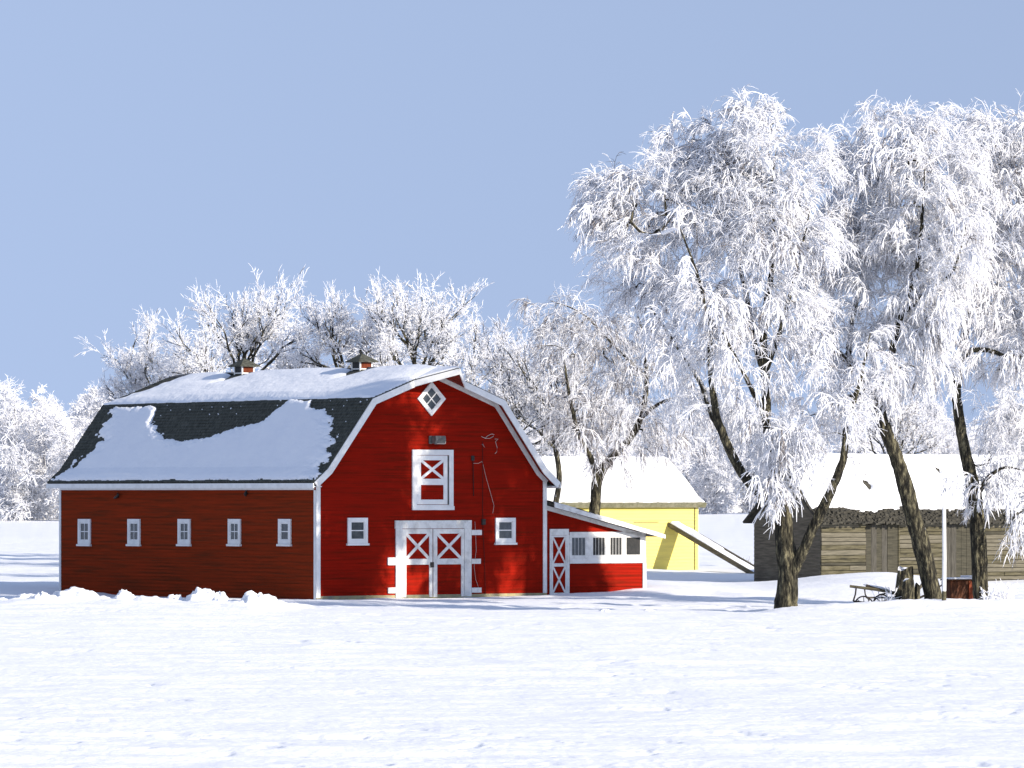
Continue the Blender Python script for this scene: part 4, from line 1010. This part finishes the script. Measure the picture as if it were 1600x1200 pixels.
# line of trees beyond the field
protos = []
for k in range(3):
    sp_ = [(.0, .55, 0, 2.3, 2.6)]
    rngk = np.random.default_rng(300+k)
    Hh = 11.5
    bl = [((rngk.uniform(-1.8, 1.8), rngk.uniform(-1.5, 1.5), Hh*f), (1.9*wd_, 1.9*wd_, 1.7)) for f, wd_ in ((.25, .9), (.4, 1.15), (.55, 1.15), (.7, 1.0), (.85, .7), (.93, .45), (.15, 1.0), (.08, 1.0))]
    lm = [([(0, 0, -.4), (.2, 0, 3), (0, .2, 6), (.1, 0, 10)], [.18, .16, .12, .04])]
    lm += [([(0, 0, 1.7+c[0][2]*.25), tuple(np.array(c[0])*.6+np.array([0, 0, .6])), c[0]], [.09, .06, .03]) for c in bl]
    protos.append(grow_tree(310+k, lm, bl, n_attr=560, twigs=4, tw_len=(.5, 1.2), tw_rad=.022, droop=.22, up=.2, sub=2, clump=.5, sides=6, bare=.0))
def far_mesh(k):
    wd, cr = protos[k]
    return np_mesh('trunk', wd[0], wd[1], mats=[M['rimed_bark']]), np_mesh('crown', cr[0], cr[1], mats=[M['frost'], M['twig']], mi4=cr[2])
PM = [far_mesh(k) for k in range(3)]
def far_tree(k, px, Y, s, rz_, label):
    X = (px-800)*Y/FP; t = empty('frosted_tree', (X, Y, float(gz(X, Y))-.1), rz_); t.scale = (s, s, s)
    tag(t, label, 'tree', 'frosted trees beyond the field'); link('trunk', PM[k][0], t); link('crown', PM[k][1], t)
far_tree(0, 22, 400, .96, .3, 'tall frosted tree beyond the field, next to the one cut by the left edge')
far_tree(1, 72, 404, .86, 1.3, 'frosted tree third from the left in the row beyond the field')
far_tree(2, 118, 398, .76, 2.3, 'shorter frosted tree just left of the barn, beyond the field')
far_tree(1, -30, 405, .94, 4.3, 'leftmost frosted tree beyond the field, cut off by the photo edge')
far_tree(0, 165, 402, .70, 5.0, 'frosted tree partly hidden by the far left barn eave')
# the wood beyond, one mass
rngw = np.random.default_rng(77)
wV, wF, wM, tV, tF = [], [], [], [], []; o1_ = o2_ = 0
for row, (Y, n_, s0) in enumerate(((430, 26, .86), (470, 26, .98), (520, 26, 1.02))):
    for i in range(n_):
        px = -120+(1840)*(i+rngw.uniform(.1, .9))/n_
        if 230 < px < 760: continue
        k = rngw.integers(3); s = s0*rngw.uniform(.78, 1.08); a = rngw.uniform(0, 6.28)
        if px > 760: s *= 0.95
        X = (px-800)*Y/FP; Yj = Y+rngw.uniform(-10, 10); Rm = np.array([[math.cos(a), -math.sin(a), 0], [math.sin(a), math.cos(a), 0], [0, 0, 1]])*s
        off = np.array([X, Yj, float(gz(X, Yj))-.1]); wd, cr = protos[k]
        wV.append(cr[0]@Rm.T+off); wF.append(cr[1]+o1_); wM.append(cr[2]); o1_ += len(cr[0])
        tV.append(wd[0]@Rm.T+off); tF.append(wd[1]+o2_); o2_ += len(wd[0])
wood = empty('far_wood', (0, 450, 2.4)); tag(wood, 'far wood of frosted trees behind the farmyard', 'wood', kind='stuff')
offw = np.array([0, 450, 2.4])
o = link('crown', np_mesh('crown', np.concatenate(wV)-offw, np.concatenate(wF), mats=[M['frost'], M['twig']], mi4=np.concatenate(wM)), wood); o['kind'] = 'stuff'
o = link('trunk', np_mesh('trunk', np.concatenate(tV)-offw, np.concatenate(tF), mats=[M['rimed_bark']]), wood); o['kind'] = 'stuff'

# ================================================================== SMALL THINGS
# white post
p = ground_pt(1475, 186.2)
post = empty('white_post', p); tag(post, 'tall narrow white post standing in the snow before the leaning tree', 'post')
mb = MB(); hp = 3.50
mb.tube([(0, 0, -.4), (0, 0, .12), (0.01, 0, 1.6), (0.0, 0, hp)], [.085, .08, .078, .07], 8, 0)
mb.build('shaft', M['white'], post)
mb = MB(); mb.tube([(0, 0, -.2), (0, 0, .16), (0, 0, .34)], [.092, .087, .083], 8); mb.build('bare_foot', M['log_wood'], post)
mb = MB(); mb.tube([(0, 0, hp+.002), (0, 0, hp+.05), (0, 0, hp+.08)], [.068, .06, .02], 8); mb.build('snow_cap', M['snow'], post, smooth=True)
# stumps
def stump(px, Y, hh, r, label, seed, lean=(0, 0)):
    rng = random.Random(seed); b = ground_pt(px, Y); mb = MB(); n_, k_ = 14, 7
    ring = []
    for j in range(k_):
        t = j/(k_-1); zz = -.2+(hh+.2)*t
        for i in range(n_):
            a = 2*math.pi*i/n_; rr = r*(1.12-.25*t)*(1+.12*math.sin(3*a+seed)+rng.uniform(-.06, .06)); top = (.14*math.sin(2*a+seed)*hh*.5 if j == k_-1 else 0)
            ring.append((rr*math.cos(a)+lean[0]*t, rr*math.sin(a)+lean[1]*t, zz+top))
    fs = [(j*n_+i, j*n_+(i+1) % n_, (j+1)*n_+(i+1) % n_, (j+1)*n_+i) for j in range(k_-1) for i in range(n_)]
    ring.append((lean[0], lean[1], hh-.03)); fs += [((k_-1)*n_+i, (k_-1)*n_+(i+1) % n_, len(ring)-1) for i in range(n_)]
    mb.add(ring, fs); o = mb.build('tree_stump', M['bark'], None, smooth=False); o.location = b; tag(o, label, 'stump', 'stumps by the old cart')
    mb = MB(); mb.tube([(lean[0], lean[1], hh-.02), (lean[0], lean[1], hh+.03), (lean[0], lean[1], hh+.05)], [r*.5, r*.4, r*.1], 9); mb.build('snow_cap', M['snow'], o, smooth=True)
stump(1411, 191.2, 1.38, .34, 'taller dark stump with a snowy rounded top beside the old cart', 3, (.08, 0))
stump(1419, 190.0, .93, .24, 'shorter pale sawn stump in front of the dark stump', 4, (.02, 0))
stump(1432, 190.4, .75, .12, 'thin frosted stump to the right of the sawn stump', 6, (.05, 0))
# old cart / implement
b = ground_pt(1362, 191.5); cart = empty('old_cart', b); tag(cart, 'broken dark farm cart half buried in snow beside the stumps', 'farm cart')
mb = MB(); mb.tube([(-.85, -.1, .78), (.1, 0, .66), (.9, .1, .52)], [.055, .06, .06], 7); mb.build('pole', M['log_wood'], cart)
mb = MB(); mb.tube([(-.2, .3, .80), (.4, .3, .62), (1.2, .3, .40)], [.06, .07, .05], 7); mb.build('pole', M['iron'], cart)
def wheel(cx, cy, cz, r, tilt):
    mb = MB(); pts = [(cx+r*math.cos(t), cy+tilt*r*math.sin(t), cz+r*math.sin(t)) for t in np.linspace(0, 2*math.pi, 21)]
    mb.tube(pts, .03, 6)
    for k in range(4):
        t = k*math.pi/4; mb.tube([(cx-r*math.cos(t), cy-tilt*r*math.sin(t), cz-r*math.sin(t)), (cx+r*math.cos(t), cy+tilt*r*math.sin(t), cz+r*math.sin(t))], .016, 5)
    mb.tube([(cx, cy-.08, cz), (cx, cy+.08, cz)], .06, 8); mb.build('wheel', M['iron'], cart)
wheel(-.30, -.1, .02, .36, .7); wheel(.42, .1, .10, .34, .9)
mb = MB(); mb.tube([(-.6, -.1, .76), (-.64, -.1, .45), (-.72, -.1, .2)], .035, 6); mb.tube([(-.28, 0, .72), (-.25, -.05, .45), (-.1, -.1, .22)], .03, 6); mb.tube([(-.72, -.1, .2), (-.1, -.1, .12), (.6, 0, .2)], .04, 6)
mb.tube([(.5, .2, .1), (.9, .1, .3), (1.3, .1, .45)], .04, 6); mb.tube([(.0, .1, .1), (.3, .0, .45), (.55, .0, .5)], .03, 6); mb.build('frame', M['iron'], cart)
mb = MB(); mb.box(-.2, 1.1, .1, .5, .3, .36); mb.build('bed', M['rough_wood'], cart)
mb = MB(); mb.tube([(-.3, .3, .84), (.4, .3, .70), (.8, .3, .58)], [.03, .06, .03], 7); mb.build('snow_cap', M['snow'], cart, smooth=True)
# broken boards leaning behind the stump
b = ground_pt(1438, 193.0)
o = empty('broken_boards', b); tag(o, 'broken dark boards leaning between stump and leaning trunk', 'boards')
mb = MB(); mb.tube([(-.3, 0, .3), (.1, .05, .75), (.42, .1, .98)], [.07, .075, .05], 6); mb.build('board', M['rough_wood'], o)
mb = MB(); mb.tube([(-.2, -.1, .15), (.5, 0, .45), (.85, .1, .72)], [.05, .05, .03], 6); mb.build('board', M['iron'], o)
# rusty box
def rusty(px, Y, wd_, hh, label, seed):
    b = ground_pt(px, Y); o = empty('rusty_bin', b, R(20)); tag(o, label, 'bin', 'rusty bins under the slim tree')
    mb = MB(); mb.hexa([(-wd_*.46, -.4, -.2), (wd_*.46, -.4, -.2), (wd_*.46, .4, -.2), (-wd_*.46, .4, -.2), (-wd_*.5, -.42, hh), (wd_*.5, -.42, hh), (wd_*.5, .42, hh), (-wd_*.5, .42, hh)])
    mb.build('body', M['rust'], o, bevel=.03)
    mb = MB(); mb.box(-wd_*.53, wd_*.53, -.46, .46, hh+.002, hh+.05); mb.build('lid', M['rust'], o, bevel=.01)
    mb = MB(); mb.box(wd_*.2, wd_*.36, -.47, -.43, -.1, hh-.02); mb.build('rib', M['louvre'], o)
    mb = MB(); mb.box(-wd_*.5, wd_*.5, -.43, .43, hh+.052, hh+.12); mb.build('snow_cap', M['snow'], o, bevel=.03)
rusty(1498, 196.5, 1.15, .92, 'rust red metal bin with a snowy lid, beside the white post', 1)
rusty(1521, 198.5, .8, .98, 'orange rusty bin half hidden behind the slim trunk', 2)
# snow chunks on the ploughed bank
def chunk(px, py, Y, w_, h_, seed, label):
    rng = np.random.default_rng(seed); bm = bmesh.new(); bmesh.ops.create_icosphere(bm, subdivisions=4, radius=1)
    offs = Vector((seed*3.1, seed*1.7, 0))
    for v in bm.verts:
        c = v.co.copy(); d = 1+.5*mnoise.noise(c*1.5+offs)+.34*mnoise.noise(c*3.1+offs)+.13*mnoise.noise(c*8+offs)
        peak = max(0, c.z); v.co = Vector((c.x*w_*.5*d*(1.3-.75*peak), c.y*w_*.45*d*(1.3-.7*peak), c.z*h_*d*(.85+.3*abs(c.x))))
    for f in bm.faces: f.smooth = True
    me = bpy.data.meshes.new('snow_chunk'); bm.to_mesh(me); bm.free(); me.materials.append(M['snow'])
    o = link('snow_chunk', me); g = ground_pt(px, Y); o.location = (g[0], g[1], g[2]-.08); o.rotation_euler = (0, 0, seed*1.3); tag(o, label, 'snow chunk', 'lumps of ploughed snow along the bank')
for i, (px, Y, w_, h_, lab) in enumerate([
    (4, 195, .7, .20, 'low snow lump at the left edge of the picture'),
    (42, 195, 1.3, .30, 'wide pointed snow lump left of the barn corner'),
    (67, 193, .8, .34, 'narrow snow lump between two wider ones left of the barn'),
    (116, 194, 1.5, .44, 'rounded snow lump under the far left window of the barn'),
    (192, 194, .7, .34, 'small single snow lump under the second barn window'),
    (275, 195, .8, .34, 'jagged snow lump on the left shoulder of the largest lump'),
    (313, 194.6, 1.35, .58, 'largest snow lump, under the middle barn windows'),
    (344, 193, .6, .42, 'small upright snow lump right of the largest lump'),
    (402, 192.5, 1.5, .62, 'snow lump nearest the barn front corner'),
    (945, 189, .45, .16, 'tiny snow lump left on the bank in front of the lean-to corner'),
    (1012, 189, .55, .14, 'flat snow lump on the bank between lean-to and forked tree')]):
    chunk(px, 0, Y, w_, h_, i+5, lab)
# dry stems and shrubs poking through the snow
def shrub(px, Y, n_, hh, spread, seed, label, rad=.016, frost=True):
    rng = np.random.default_rng(seed); b = ground_pt(px, Y)
    base = np.zeros((n_, 3)); base[:, :2] = rng.normal(size=(n_, 2))*spread*.25; base[:, 2] = -.1
    d = nrmz(np.stack([rng.normal(size=n_)*spread, rng.normal(size=n_)*spread, np.full(n_, 1.0)], -1)); ln = rng.uniform(.5, 1.0, n_)*hh
    P = np.zeros((n_, 5, 3)); P[:, 0] = base; cur = d
    for k in range(1, 5): P[:, k] = P[:, k-1]+cur*(ln/4)[:, None]; cur = nrmz(cur+rng.normal(size=(n_, 3))*.25)
    V, F = strands(P, np.repeat((rad*np.array([1, 1, .9, .8, .5]))[None], n_, 0), 4, rng); Vs, Fs = [V], [F]; off = len(V)
    for s_ in range(5):
        kk = rng.integers(1, 4, n_); q = P[np.arange(n_), kk]; d2 = nrmz(nrmz(P[np.arange(n_), kk+1]-q)+rng.normal(size=(n_, 3))*.6); l2 = rng.uniform(.15, .35, n_)*hh*.6
        P2 = np.stack([q, q+d2*(l2*.5)[:, None], q+d2*l2[:, None]], 1); V2, F2 = strands(P2, np.repeat((rad*np.array([.8, .8, .4]))[None], n_, 0), 3, rng); Vs.append(V2); Fs.append(F2+off); off += len(V2)
    o = link('frosted_shrub', np_mesh('frosted_shrub', np.concatenate(Vs), np.concatenate(Fs), mats=[M['frost'] if frost else M['twig']])); o.location = b; tag(o, label, 'shrub', 'bare stems in the snow')
shrub(1568, 193, 34, 1.25, .8, 1, 'wide frosted shrub at the foot of the slim tree, right edge')
shrub(1542, 192, 10, .9, .4, 2, 'small thick frosted shrub against the slim trunk', .026)
shrub(1392, 190.3, 9, 1.15, .55, 3, 'frosted stems sticking up between cart and stumps', .018)
shrub(1382, 192.5, 6, 1.5, .25, 4, 'thin upright dry stalks behind the old cart', .010)
shrub(1168, 262, 16, .9, .6, 5, 'dry grey weeds in the snow left of the old shed', .012, False)
